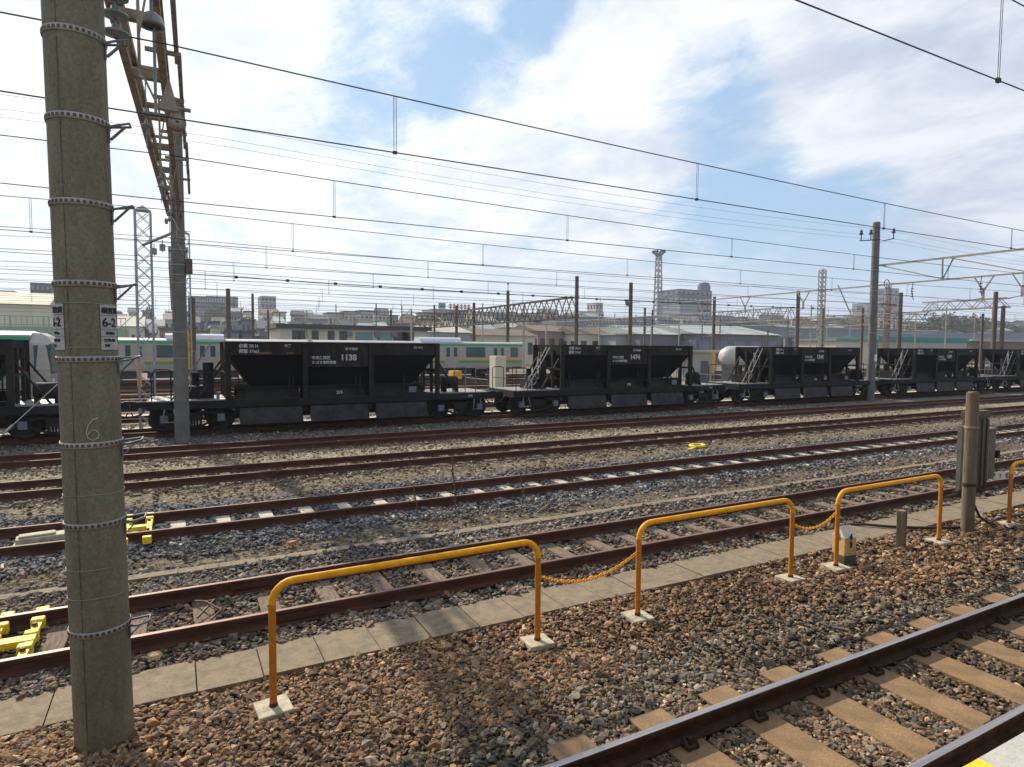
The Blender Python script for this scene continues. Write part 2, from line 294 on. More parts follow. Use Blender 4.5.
# ground: one sheet, colour bands follow the tracks (real ballast / dirt / concrete changes of the yard)
def ground_mat():
    m = bpy.data.materials.new('yard_ballast'); m.use_nodes = True; t = m.node_tree; b = t.nodes['Principled BSDF']; b.inputs['Roughness'].default_value = .95; b.inputs['Specular IOR Level'].default_value = .2
    L = t.links.new; n = t.nodes.new
    tcn = n('ShaderNodeTexCoord'); sx = n('ShaderNodeSeparateXYZ'); L(tcn.outputs['Object'], sx.inputs[0])
    nz = n('ShaderNodeTexNoise'); nz.inputs['Scale'].default_value = .7; nz.inputs['Detail'].default_value = 5; L(tcn.outputs['Object'], nz.inputs['Vector'])
    ad = n('ShaderNodeMath'); ad.operation = 'MULTIPLY_ADD'; L(nz.outputs[0], ad.inputs[0]); ad.inputs[1].default_value = .7; L(sx.outputs[1], ad.inputs[2])
    dv = n('ShaderNodeMath'); dv.operation = 'DIVIDE'; L(ad.outputs[0], dv.inputs[0]); dv.inputs[1].default_value = 60
    cr = n('ShaderNodeValToRGB'); e = cr.color_ramp.elements
    bands = [(0, (.13, .095, .065)), (8.2, (.15, .12, .09)), (9.5, (.17, .135, .09)), (9.95, (.165, .135, .10)), (10.55, (.16, .165, .19)), (13.0, (.17, .17, .18)), (13.8, (.215, .17, .115)), (15.2, (.25, .215, .16)),
             (17.4, (.33, .28, .195)), (21.3, (.28, .245, .19)), (22.2, (.20, .185, .17)), (25.5, (.26, .225, .18)), (30, (.30, .25, .19)), (36, (.27, .20, .15)), (60, (.26, .22, .18))]
    bands = [(y, tuple(v*(.55 if (y < 9 or 10.5 < y < 13.2) else .8) for v in c)) for y, c in bands]
    e[0].position = 0; e[0].color = (*bands[0][1], 1); e[1].position = 1; e[1].color = (*bands[-1][1], 1)
    for y, c in bands[1:-1]:
        x = e.new((y+.35)/60); x.color = (*c, 1)
    L(dv.outputs[0], cr.inputs[0])
    vo = n('ShaderNodeTexVoronoi'); vo.inputs['Scale'].default_value = 17; L(tcn.outputs['Object'], vo.inputs['Vector'])
    hs = n('ShaderNodeSeparateXYZ'); L(vo.outputs['Color'], hs.inputs[0])
    mr = n('ShaderNodeMapRange'); mr.inputs['To Min'].default_value = .30; mr.inputs['To Max'].default_value = 1.35; L(hs.outputs[0], mr.inputs[0])
    mx = n('ShaderNodeMix'); mx.data_type = 'RGBA'; mx.blend_type = 'MULTIPLY'; mx.inputs[0].default_value = 1; L(cr.outputs[0], mx.inputs[6])
    cc = n('ShaderNodeCombineXYZ')
    for i in range(3): L(mr.outputs[0], cc.inputs[i])
    L(cc.outputs[0], mx.inputs[7]); L(mx.outputs[2], b.inputs['Base Color'])
    bp = n('ShaderNodeBump'); bp.inputs['Strength'].default_value = .9; bp.inputs['Distance'].default_value = .03; bp.invert = True; L(vo.outputs['Distance'], bp.inputs['Height']); L(bp.outputs[0], b.inputs['Normal'])
    return m
M['ground'] = ground_mat()
GZ = -.205
gm_ = MB(); gm_.add([(-3000, -40, GZ), (4000, -40, GZ), (4000, 4000, GZ), (-3000, 4000, GZ)], [(0, 1, 2, 3)]); tag(gm_.build('ground', M['ground']), kind='structure')

# ------------------------------------------------------------------ tracks
def rail_mesh(y, x0, x1, side, top):
    p = [(-.0635, -.153), (.0635, -.153), (.0635, -.142), (.02, -.125), (.0085, -.115), (.0085, -.045), (.0325, -.036), (.0325, -.006), (.026, 0)]
    prof = p+[(-a, b) for a, b in p[::-1][:-2]]
    mb = MB(); mb.extr([(y+a, b) for a, b in prof], x0, x1, 0)
    mb.add([(x0, y-.026, .0015), (x1, y-.026, .0015), (x1, y+.026, .0015), (x0, y+.026, .0015)], [(0, 1, 2, 3)], 1)
    return mb
def track(name_label, Yc, x0, x1, side, top, sl=None, loc_z=0, fasteners=False):
    root = empty('railway_track', (0, Yc, loc_z), 0, name_label, 'railway track', 'parallel tracks of the yard')
    for s in (-1, 1): rail_mesh(s*.5675, x0, x1, side, top).build('rail', [M[side], M[top]], root)
    if sl:
        m, pitch, off, w, half, zt, xa, xb, jit = sl
        k = math.ceil((xa-off)/pitch)
        while off+k*pitch < xb:
            x = off+k*pitch+random.uniform(-jit, jit); k += 1; hl = half+random.uniform(-jit, jit); a = random.uniform(-jit, jit)*.3
            mb = MB(); mb.box((0, 0, -.07), (w, 2*hl, .14))
            s = mb.build('sleeper', M[m], root, (x, random.uniform(-jit, jit), zt), a, bevel=.012 if fasteners else 0)
            if fasteners and x < 14:
                for ry in (-.5675, .5675):
                    for sg in (-1, 1):
                        c = MB(); y = ry+sg*.10
                        c.box((0, y, .015), (.11, .09, .03)); c.tube([(-.05, y+sg*.03, .02), (-.045, y, .055), (-.01, y-sg*.045, .045), (.03, y-sg*.04, .04), (.05, y, .06), (.045, y+sg*.04, .03)], .011, 6); c.cyl((0, y+.01*sg, .02), (0, y+.01*sg, .075), .016, n=6)
                        c.build('rail_clip', M['rail_dark'], s)
            elif m in ('sleeper_wood', 'sleeper_pale') and x < 13:
                for ry in (-.5675, .5675):
                    for sg in (-1, 1):
                        c = MB(); c.cyl((.03*sg, ry+sg*.085, -.01), (.03*sg, ry+sg*.085, .03), .018, n=6); c.build('spike', M['bolt'], s)
    return root
YN, Y1, Y2, Y3, Y4, Y5 = 2.86, 7.46, 11.38, 15.43, 19.31, 23.87
track('track nearest the platform with polished rails on brown stained concrete sleepers', YN, -6, 80, 'rail_dark', 'railtop', ('sleeper_rusty', .76, 3.30, .34, .97, -.153, -.5, 22, .006), fasteners=True)
t1 = track('track directly behind the yellow guard rails on weathered timber sleepers', Y1, -12, 160, 'rail', 'railtop_rust', ('sleeper_wood', .665, .25, .21, 1.05, -.16, -3.2, 30, .03))
track('track with pale concrete sleepers in blue grey ballast', Y2, -16, 200, 'rail', 'railtop_dull', ('sleeper_pale', .68, 4.1, .22, 1.0, -.156, -4.5, 46, .008))
track('rusty track on the far side of the tan dirt strip beyond the pale sleepers', Y3, -20, 220, 'rail', 'railtop_dull', ('sleeper_dark', .7, 0, .2, 1.0, -.175, -5, 45, .03))
track('rusty track next in front of the hopper wagons', Y4, -24, 240, 'rail', 'railtop_dull', ('sleeper_dark', .7, 0, .2, 1.0, -.18, -6, 50, .03))
track('track under the wheels of the black hopper wagons', Y5, -40, 260, 'rail', 'railtop_dull', ('sleeper_dark', .7, 0, .2, 1.0, -.175, -8, 55, .03))
for i, y in enumerate((28.4, 33.2, 37.4, 41.3, 45.4, 49.3, 54.5, 59)):
    track(['rusty track just behind the hopper wagons', 'track under the white nosed train at the left edge', 'rusty empty track second beyond the white nosed train line', 'rusty empty track in the middle of the far yard',
           'rusty empty track past the yellow sign', 'rusty empty track close before the silver train', 'track under the silver train with green and orange stripes', 'last rusty track behind the silver train'][i], y, -60, 300, 'rail', 'railtop_dull')
# fishplates at the rail joint of the near track line
for (x, ry) in ((1.15, -.5675), (.82, .5675)):
    mb = MB()
    for sg in (-1, 1):
        mb.box((x, ry+sg*.027, -.08), (.56, .022, .075))
        for q in (-.2, -.07, .07, .2): mb.cyl((x+q, ry+sg*.03, -.08), (x+q, ry+sg*.06, -.08), .016, n=6)
    mb.build('fishplate', M['rail'], t1)

# walkway of concrete slabs, narrow kerb slab, yard paths
wk = MB(); x = -6.28; xs = []
edges = [-.33, .20, .26, .82]
while x < 60:
    w = .5333
    g0 = .0055
    dz = random.uniform(-.006, .006); dy = random.uniform(-.008, .008)
    if x < 14: wk.span((x+g0, 5.84+dy, -.26), (x+w-g0, 6.44+dy, -.145+dz))
    else: wk.span((x+.006, 5.84, -.26), (x+w-.006, 6.44, -.145+dz))
    x += w
tag(wk.build('walkway', M['slab']), kind='structure')
kb = MB(); x = -8
while x < 46: kb.span((x, 9.12, -.26), (x+.99, 9.30, -.165+random.uniform(-.008, .004))); x += 1.0
tag(kb.build('kerb', M['slab']), kind='structure')
pt = MB()
pt.span((-30, 25.6, -.26), (70, 26.5, -.18)); pt.span((-30, 30.4, -.26), (90, 31.3, -.17)); pt.span((-20, 35.0, -.26), (100, 35.9, -.17)); pt.span((-40, 47, -.26), (120, 47.8, -.17))
tag(pt.build('path', mat('yard_path_concrete', (.55, .50, .42), (.36, .31, .25), 1.1, .9, stretch=(.35, 1, 1))), kind='structure')

# ------------------------------------------------------------------ ballast stones
def stone_variant(i):
    bm = bmesh.new(); rr = random.Random(100+i)
    for k in range(11):
        v = Vector((rr.gauss(0, 1), rr.gauss(0, 1), rr.gauss(0, 1))).normalized()*rr.uniform(.75, 1.05)
        bm.verts.new((v.x*1.15, v.y*.9, v.z*.7))
    r_ = bmesh.ops.convex_hull(bm, input=bm.verts[:]); bmesh.ops.delete(bm, geom=[g_ for g_ in r_['geom_interior'] if isinstance(g_, bmesh.types.BMVert)], context='VERTS')
    me = bpy.data.meshes.new('stone'); bm.to_mesh(me); bm.free(); me.materials.append(M['stone']); return bpy.data.objects.new('stone', me)
def stone_mat():
    m = bpy.data.materials.new('crushed_stone'); m.use_nodes = True; t = m.node_tree; b = t.nodes['Principled BSDF']; b.inputs['Roughness'].default_value = .85; b.inputs['Specular IOR Level'].default_value = .35
    L = t.links.new; n = t.nodes.new
    a = n('ShaderNodeAttribute'); a.attribute_type = 'INSTANCER'; a.attribute_name = 'tint'
    tcn = n('ShaderNodeTexCoord'); nz = n('ShaderNodeTexNoise'); nz.inputs['Scale'].default_value = 2.5; nz.inputs['Detail'].default_value = 5; L(tcn.outputs['Object'], nz.inputs['Vector'])
    mr = n('ShaderNodeMapRange'); mr.inputs['From Min'].default_value = .3; mr.inputs['From Max'].default_value = .7; mr.inputs['To Min'].default_value = .72; mr.inputs['To Max'].default_value = 1.2; L(nz.outputs[0], mr.inputs[0])
    vm = n('ShaderNodeVectorMath'); vm.operation = 'SCALE'; L(a.outputs['Vector'], vm.inputs[0]); L(mr.outputs[0], vm.inputs['Scale']); L(vm.outputs[0], b.inputs['Base Color'])
    return m
M['stone'] = stone_mat()
stones = bpy.data.collections.new('stone_shapes')
for i in range(10): stones.objects.link(stone_variant(i))
def make_ballast():
    r1 = 6.0
    nA, nB = 88000, 190000
    ra = np.sqrt(RNG.uniform(1.6**2, r1**2, nA)); rb = r1*np.exp(RNG.uniform(0, math.log(38/r1), nB))
    r_ = np.concatenate([ra, rb]); th = RNG.uniform(R(-28), R(73), nA+nB)
    X = r_*np.sin(th); Y = r_*np.cos(th)
    keep = (Y > 1.75) & (Y < 27.5) & ~((Y > 5.86) & (Y < 6.42)) & ~((Y > 9.13) & (Y < 9.29))
    u = RNG.random(len(X))
    yj = Y+.18*np.sin(X*1.3)+.12*np.sin(X*3.1+1)
    dirt = ((yj > 9.32) & (yj < 9.95)) | ((yj > 13.25) & (yj < 14.25)) | ((yj > 17.1) & (yj < 17.6))
    keep &= ~(dirt & (u > .16))
    keep &= ~(((Y > 14.3)) & (u > .62))
    def near(yc, off, pitch, w, half):
        ph = np.abs((X-off+pitch/2) % pitch-pitch/2); return (ph < w/2-.005) & (np.abs(Y-yc) < half-.0)
    keep &= ~(near(YN, 3.30, .76, .36, .97) & (u > .012)); keep &= ~(near(Y1, .25, .665, .22, .54) & (u > .07)); keep &= ~(near(Y1, .25, .665, .2, .9) & (u > .55)); keep &= ~(near(Y2, 4.1, .68, .22, .54) & (u > .08))
    for yc in (YN, Y1, Y2, Y3, Y4, Y5):
        for s_ in (-1, 1): keep &= ~(np.abs(Y-yc-s_*.5675) < .05)
    X, Y, r_, yj = X[keep], Y[keep], r_[keep], yj[keep]; n = len(X)
    size = RNG.lognormal(0, .36, n)*.0225*np.clip((r_/6)**.45, 1, 1.75)
    size = np.where(yj > 14.3, size*.8, size); size = np.clip(size, .009, .066)
    z = GZ+size*.25+RNG.uniform(-.008, .038, n)
    hump = .018*np.sin(X*1.7+Y*2.3)*np.sin(Y*1.9-X*.6)
    z += np.where(Y > 4.2, hump, 0)
    z = np.minimum(z, np.where(np.abs(Y-YN) < 1.0, -.175, -.160))
    over = (near(Y1, .25, .665, .26, 1.1) & (np.abs(Y-Y1) > .62)) | (near(Y2, 4.1, .68, .28, 1.05) & (np.abs(Y-Y2) > .62))
    z = np.where(over, -.148+RNG.uniform(0, .012, n), z)
    # colour families: (rgb, weights per zone)
    fam = np.array([(.27, .135, .058), (.17, .088, .048), (.32, .195, .095), (.115, .110, .112), (.20, .188, .175), (.34, .28, .20), (.055, .045, .040), (.15, .145, .105), (.29, .215, .13), (.115, .125, .155)])
    Z = {'brown': [.25, .24, .13, .03, .04, .04, .15, .02, .10, .0], 'n': [.10, .26, .10, .06, .05, .04, .24, .08, .07, .0], 'green': [.08, .17, .06, .08, .08, .12, .16, .18, .07, .0],
         'mix': [.13, .17, .10, .14, .13, .06, .14, .02, .10, .01], 'blue': [.02, .04, .02, .26, .22, .07, .14, .02, .03, .20], 'tan': [.06, .09, .18, .08, .14, .12, .10, .02, .20, .01], 'grey': [.05, .08, .07, .20, .22, .08, .14, .02, .08, .06]}
    yy = Y+RNG.normal(0, .16, n)+.25*np.sin(X*.9)
    zi = np.full(n, 0); names = ['n', 'green', 'brown', 'mix', 'blue', 'tan', 'grey']
    zi[(yy > 3.75)] = 1; zi[(yy > 4.45)] = 2; zi[Y > 6.3] = 3; zi[(yy > 8.5)] = 6; zi[(yy > 10.0)] = 4; zi[yy > 13.25] = 5; zi[(yy > 21.2)] = 6
    tint = np.zeros((n, 3))
    for k, nm in enumerate(names):
        s_ = np.where(zi == k)[0]; w = np.array(Z[nm]); w = w/w.sum(); tint[s_] = fam[RNG.choice(10, len(s_), p=w)]
    zmean = np.array([(.150, .108, .072), (.155, .128, .088), (.215, .132, .072), (.150, .128, .105), (.150, .150, .168), (.215, .172, .120), (.150, .140, .132)])
    tint = tint*.55+zmean[zi]*.45
    patch = 1+.22*np.sin(X*.9+1.3*np.sin(Y*.7))*np.sin(Y*1.1+X*.35)
    tint *= (RNG.lognormal(0, .36, n)*patch)[:, None]*.90
    far = np.clip((r_-9)/20, 0, .5)[:, None]; tint = np.clip(tint, .02, .6)
    me = bpy.data.meshes.new('ballast'); me.vertices.add(n); me.vertices.foreach_set('co', np.stack([X, Y, z], 1).astype('f').ravel())
    a = me.attributes.new('size', 'FLOAT', 'POINT'); a.data.foreach_set('value', size.astype('f'))
    a = me.attributes.new('tint', 'FLOAT_VECTOR', 'POINT'); a.data.foreach_set('vector', tint.astype('f').ravel())
    o = bpy.data.objects.new('ballast', me); col.objects.link(o)
    ng = bpy.data.node_groups.new('scatter_stones', 'GeometryNodeTree')
    ng.interface.new_socket('Geometry', in_out='INPUT', socket_type='NodeSocketGeometry'); ng.interface.new_socket('Geometry', in_out='OUTPUT', socket_type='NodeSocketGeometry')
    gi = ng.nodes.new('NodeGroupInput'); go = ng.nodes.new('NodeGroupOutput'); mp = ng.nodes.new('GeometryNodeMeshToPoints'); ip = ng.nodes.new('GeometryNodeInstanceOnPoints'); ci = ng.nodes.new('GeometryNodeCollectionInfo')
    ci.inputs['Collection'].default_value = stones; ci.inputs['Separate Children'].default_value = True; ci.inputs['Reset Children'].default_value = True
    rv = ng.nodes.new('FunctionNodeRandomValue'); rv.data_type = 'FLOAT_VECTOR'; rv.inputs[0].default_value = (-.5, -.5, 0); rv.inputs[1].default_value = (.5, .5, 6.28)
    na = ng.nodes.new('GeometryNodeInputNamedAttribute'); na.data_type = 'FLOAT'; na.inputs['Name'].default_value = 'size'
    ng.links.new(gi.outputs[0], mp.inputs[0]); ng.links.new(mp.outputs[0], ip.inputs['Points']); ng.links.new(ci.outputs[0], ip.inputs['Instance']); ip.inputs['Pick Instance'].default_value = True
    ng.links.new(rv.outputs[0], ip.inputs['Rotation']); ng.links.new(na.outputs[0], ip.inputs['Scale']); ng.links.new(ip.outputs[0], go.inputs[0])
    md = o.modifiers.new('scatter', 'NODES'); md.node_group = ng
    tag(o, 'loose crushed stone ballast in brown and blue grey shades between the tracks', 'ballast', kind='stuff')
make_ballast()

# ------------------------------------------------------------------ platform corner
XB1 = grd(990, 757, .92).x; XB2 = grd(1018, 737, .92).x
pl = MB(); pl.span((-20, -6, -.3), (90, 1.40, .80)); tag(pl.build('platform', M['platform_side']), kind='structure')
pe = MB(); pe.span((-20, -6, .803), (90, 1.435, .915)); tag(pe.build('platform_edge', M['platform']), kind='structure')
ys = MB(); ys.span((-20, .9, .918), (XB1-.06, 1.43, .922)); tag(ys.build('platform_marking', M['bright_yellow']), kind='structure')
gr = MB()
for k in range(60):
    x0 = 3.55+k*.42
    for yy in (1.22, 1.27): gr.span((x0, yy, .9175), (x0+.36, yy+.008, .9215))
rf = MB(); rf.span((-30, -8, 4.9), (90, -.2, 5.05)); rf.span((-30, -.3, 4.75), (90, -.2, 4.9))  # unseen roof and columns, added to shade the camera side
for k in range(12): rf.span((-25+k*9.5, -3.1, .9), (-24.75+k*9.5, -2.85, 4.9))
tag(rf.build('platform_roof', M['viaduct']), kind='structure')
tag(gr.build('platform_groove', mat('groove_grey', (.40, .41, .39))), kind='structure')

# ------------------------------------------------------------------ guard rails, chains
GY = 5.29
def guard(x0, x1, label):
    root = empty('guard_rail', ((x0+x1)/2, GY, -.15), 0, label, 'guard rail', 'yellow guard rails along the walkway')
    h = (x1-x0)/2; H_ = 1.03; rc = .17; pts = []
    for k in range(7):
        a = R(90*k/6); pts.append((-h+rc-rc*math.cos(a), 0, H_-rc+rc*math.sin(a)))
    pts = pts+[(-p[0], 0, p[2]) for p in pts[::-1]]
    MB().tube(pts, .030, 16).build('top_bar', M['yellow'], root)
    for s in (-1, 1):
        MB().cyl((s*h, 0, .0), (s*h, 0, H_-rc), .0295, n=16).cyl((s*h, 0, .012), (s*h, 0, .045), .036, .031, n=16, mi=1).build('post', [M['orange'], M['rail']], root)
        b = MB(); b.box((s*h, 0, -.01), (.27, .27, .05), rot=(R(random.uniform(-2, 2)), R(random.uniform(-2, 2)), R(random.uniform(-12, 12)))); b.build('base_block', M['base'], root, bevel=.01)
    return root
gl = ['frontmost yellow guard rail beside the thick pole, leftmost of the four', 'second yellow guard rail from the left, between the two orange chains', 'yellow guard rail in front of the kilometre stone and the stub post', 'yellow guard rail cut by the right edge of the photo, right of the relay box']
for (a, b), l in zip(((.66, 3.16), (4.44, 6.95), (7.87, 10.37), (11.66+.85, 15.0)), gl): guard(a, b, l)
def chain(x0, x1, z0, sag, label):
    root = empty('safety_chain', (x0, GY, z0), 0, label, 'chain', 'chains between the guard rails')
    n = int((x1-x0)/.034); mb = MB(); P = []
    for k in range(n+1):
        t = k/n; P.append(Vector((t*(x1-x0), 0, -sag*(1-(2*t-1)**2)+.06*t)))
    for k in range(n):
        a, b = P[k], P[k+1]; d = (b-a).normalized(); c = (a+b)/2; L_ = (b-a).length*.72
        side = Vector((0, 1, 0)) if k % 2 else d.cross(Vector((0, 1, 0))).normalized()
        mb.tube([c+d*L_*math.cos(q)+side*.017*math.sin(q) for q in [2*math.pi*j/8 for j in range(8)]], .0058, 5, closed=True)
    mb.build('chain_links', M['yellow'], root)
chain(3.16, 4.44, .52, .17, 'orange chain hanging in the wide gap between the two frontmost yellow guard rails')
chain(6.95, 7.87, .56, .14, 'short orange chain between the second yellow guard rail and the one by the kilometre stone')

# kilometre stone
km = empty('kilometre_stone', (8.20, 5.40, -.17), R(-8), 'short pointed white and ochre stone marked with a 4 behind a guard rail post', 'marker stone')
b = MB(); w = .108
b.box((0, 0, .06), (2*w, 2*w, .12), 2)
b.box((0, 0, .245), (2*w-.006, 2*w-.006, .25), 1)
b.add([(-w, -w, .37), (w, -w, .37), (w, w, .37), (-w, w, .37), (-w, 0, .52), (w, 0, .52)], [(0, 1, 5, 4), (3, 4, 5, 2), (0, 4, 3), (1, 2, 5)], 0)
b.build('stone', [M['stone_marker'], M['stone_ochre'], M['stone_dirty']], km, bevel=.006)
b = MB(); put_text(b, '3', .11, (-.03, -w-.006, .24), bold=.004); put_text(b, '4', .12, (-.035, -w-.004, .345), bold=.004); b.build('numerals', M['black'], km)
b = MB(); put_text(b, '4', .12, (-w-.006, .04, .34), bold=.004, rz=R(-90)); b.build('numerals', M['black'], km)
sb = MB(); sb.box((0, 0, .29), (.11, .11, .58), 0); sb.box((.0, 0, .585), (.10, .10, .012), 1)
tag(sb.build('stub_post', [M['post_wood'], M['slab']], loc=(9.60, 5.42, -.2), rz=R(12), bevel=.006), 'plain grey square stub post behind the yellow guard rail right of the kilometre stone', 'post')

# relay post and boxes
rp = MB(); rp.cyl((0, 0, -.1), (-.02, 0, 2.28), .095, .09, 16); rp.cyl((-.02, 0, 2.28), (-.02, 0, 2.30), .075, .06, 16)
rpo = empty('signal_post', (11.46, 5.42, -.17), 0, 'old brown round post carrying the relay boxes by the right guard rail', 'post')
rp.build('shaft', M['post_wood'], rpo)
st = MB(); st.cyl((-.015, 0, 1.70), (-.015, 0, 1.735), .105, n=16); st.build('strap', M['beam_rusty'], rpo); st = MB(); st.cyl((-.015, 0, .75), (-.015, 0, .80), .103, n=16); st.build('strap', M['rail_dark'], rpo)
rb = empty('relay_box', (12.15, 5.80, .38), R(0), 'tall brown trackside relay cabinet fixed behind the brown post', 'relay box')
q = MB(); q.span((-.10, -.02, 0), (.62, .06, 1.24)); q.build('cabinet', M['relay_box'], rb, bevel=.015)
q = MB()
for x_ in (-.06, .10, .26, .42, .57): q.span((x_-.03, -.045, .02), (x_+.035, -.021, 1.20))
q.build('rib', M['relay_box'], rb)
q = MB(); q.span((-.06, -.06, 1.24), (.60, .10, 1.36)); q.build('roof', M['relay_box'], rb, bevel=.01)
q = MB(); q.span((-.24, -.02, .02), (-.103, .05, 1.12)); q.build('side_panel', M['relay_side'], rb)
q = MB(); q.span((-.3, -.03, -.05), (.6, .06, -.003)); q.cyl((-.6, .0, -.08), (.6, .0, -.08), .03); q.build('bracket', M['rail_dark'], rb)
rb2 = empty('junction_box', (13.02, 5.86, .48), 0, 'narrow grey junction box with a padlock right of the brown relay cabinet', 'junction box')
q = MB(); q.span((-.08, -.04, 0), (.13, .10, .88)); q.span((-.10, -.06, .88), (.15, .12, .92)); q.build('box', M['relay_side'], rb2, bevel=.01)
q = MB(); q.span((.155, -.08, .36), (.21, .04, .50)); q.build('padlock', M['black'], rb2)
tg = empty('tag_plate', (13.12, 5.70, .47), R(-8), 'small white tag plate with a round symbol under the junction box', 'sign')
q = MB(); q.box((.10, 0, .07), (.5, .012, .14)); q.build('plate', M['white'], tg)
q = MB(); q.tube([(.17+.055*math.cos(a), -.012, .07+.045*math.sin(a)) for a in [2*math.pi*k/16 for k in range(16)]], .008, 4, closed=True); put_text(q, 'S', .08, (.145, -.012, .043)); put_text(q, '下', .10, (-.09, -.012, .035)); q.build('symbol', M['ink_grey'], tg)
cb_ = MB(); cb_.tube([(11.72, 5.6, .30), (11.78, 5.52, .05), (11.72, 5.45, -.08), (11.45, 5.5, -.13), (11.1, 5.62, -.125), (10.7, 5.82, -.12), (10.35, 6.05, -.115), (10.1, 6.3, -.11), (9.95, 6.5, -.14)], .022, 8)
tag(cb_.build('cable', M['rubber']), 'thick black cable lying across the concrete walkway to the relay post', 'cable')
cb_ = MB(); cb_.tube([(11.8, 5.55, .32), (11.9, 5.45, .0), (12.1, 5.4, -.12), (12.6, 5.5, -.13), (13.6, 5.42, -.13), (14.6, 5.5, -.14)], .02, 8)
tag(cb_.build('cable', M['rubber']), 'black cable on the stones running right from the relay cabinet', 'cable')

# ------------------------------------------------------------------ thick near pole
P0 = Vector((-.512, 5.48, -.35))
pole = empty('concrete_pole', P0, 0, 'thick brown concrete pole in the left foreground with punched steel bands and a 6-2 plate', 'pole')
def rad0(z): return .191-.0012*(z-GZ)
pole.rotation_euler = (0, -.010, 0)
s = MB(); zs = [-.2, 2, 4, 6, 8, 10.4]
s.lathe([(rad0(z), z+.35) for z in zs]+[(0.001, 10.75)], 48); s.build('shaft', M['pole'], pole)
for z, br in zip([7.2, 6.65, 6.1, 5.52, 4.94, 4.36, 3.78, 3.22, 2.69, 2.08, 1.50, .71], [1]*12):
    r = rad0(z)+.004; zz_ = z+.35; b = MB()
    n = 48; b.lathe([(r, zz_-.021), (r+.004, zz_-.021), (r+.004, zz_+.021), (r, zz_+.021)], n, 0)
    for k in range(34):
        a = 2*math.pi*(k+.5)/34; b.box((math.cos(a)*(r+.0045), math.sin(a)*(r+.0045), zz_), (.004, .020, .022), 1, rot=(0, 0, a))  # dark squares stand for punched holes, their shade put into the colour
    band = b.build('steel_band', [M['band'], M['bolt']], pole)
    a = R(-14); q = MB(); e = Vector((math.cos(a), math.sin(a), 0)); t_ = Vector((-math.sin(a), math.cos(a), 0)); c0 = e*(r)+Vector((0, 0, zz_))
    L1 = c0+t_*.03; pts = [c0+e*.0+t_*.04, c0+e*.13+t_*.05+Vector((0, 0, .015)), c0+e*.15-t_*.05+Vector((0, 0, .01)), c0+e*.08-t_*.06-Vector((0, 0, .01)), c0-t_*.03-Vector((0, 0, .02))]
    q.tube(pts, .009, 6); q.bar(c0+e*.11, c0+e*.01-Vector((0, 0, .10)), .030, .008); q.bar(c0+e*.005-Vector((0, 0, .12)), c0+e*.005, .02, .008)
    q.build('step_bracket', M['wag_grey'], band)
sm_ = MB()
for a_ in (R(-118), R(62)):
    zq = -.1
    while zq < 10.2: r_ = rad0(zq)+.0008; sm_.bar((r_*math.cos(a_), r_*math.sin(a_), zq+.35), (r_*math.cos(a_), r_*math.sin(a_), zq+.83), .005, .003); zq += .5
sm_.build('mould_seam', M['stone_dirty'], pole)
for z in (3.08, 2.77, .97, 1.18, 1.72):
    b = MB(); b.tube([((rad0(z)+.002)*math.cos(a), (rad0(z)+.002)*math.sin(a), z+.35+.004*math.sin(a*3)) for a in [2*math.pi*k/40 for k in range(40)]], .0035, 5, closed=True); b.build('tie_wire', M['beam_rusty'], pole)
def curved(mb, pts2, z0, r, ang0, mi):      # polygons given as (arc length, height) wrapped round the pole
    pass
def sign_plate(ang, name):
    r = rad0(2.9)+.006; root = MB(); z0, z1 = 2.755+.35, 3.075+.35; n = 10; half = .074/r
    def strip(za, zb, rr, mi, h0=-half, h1=half):
        vs = []
        for k in range(n+1):
            a = ang+h0+(h1-h0)*k/n
            vs += [(rr*math.cos(a), rr*math.sin(a), za), (rr*math.cos(a), rr*math.sin(a), zb)]
        root.add(vs, [(2*k, 2*k+2, 2*k+3, 2*k+1) for k in range(n)], mi)
    strip(z0, z1, r, 0)
    for zz_ in (z1-.075, z1-.175, z1-.225): strip(zz_-.002, zz_+.002, r+.0015, 1)
    o = root.build('sign_plate', [mat('plate_greyish_white', (.40, .40, .39), (.30, .30, .29), 20, .6), M['ink_grey']], pole)
    tx = MB()
    def wrap(body, size, xo, zo):
        vs, fs = text_mb(body, size, bold=.0012)
        out = []
        for v in vs:
            a = ang+(v.x+xo)/r; rr = r+.003+v.z; out.append((rr*math.cos(a), rr*math.sin(a), zo+v.y))
        tx.add(out, fs)
    wrap('横宮貨', .046, -.068, z1-.058); wrap('6-2', .088, -.066, z1-.155); wrap('5×30m', .026, -.04, z1-.21); wrap('1779-10', .028, -.058, z1-.262); wrap('218', .024, -.05, z1-.297)
    tx.build('lettering', M['black'], o)
sign_plate(R(-38), 'r'); sign_plate(R(-150), 'l')
six = MB(); zc = 2.345+.35; pts = []
for (u, v) in [(.035, .10), (.0, .085), (-.03, .05), (-.043, .0), (-.035, -.04), (-.005, -.06), (.03, -.045), (.04, -.015), (.02, .012), (-.012, .012), (-.034, -.015)]:
    a = R(-82)+u*.9/rad0(2.2); rr = rad0(2.2)+.0015; pts.append((rr*math.cos(a), rr*math.sin(a), zc-.17+v))
six.tube(pts, .0028, 4); six.build('chalk_mark', M['chalk'], pole)

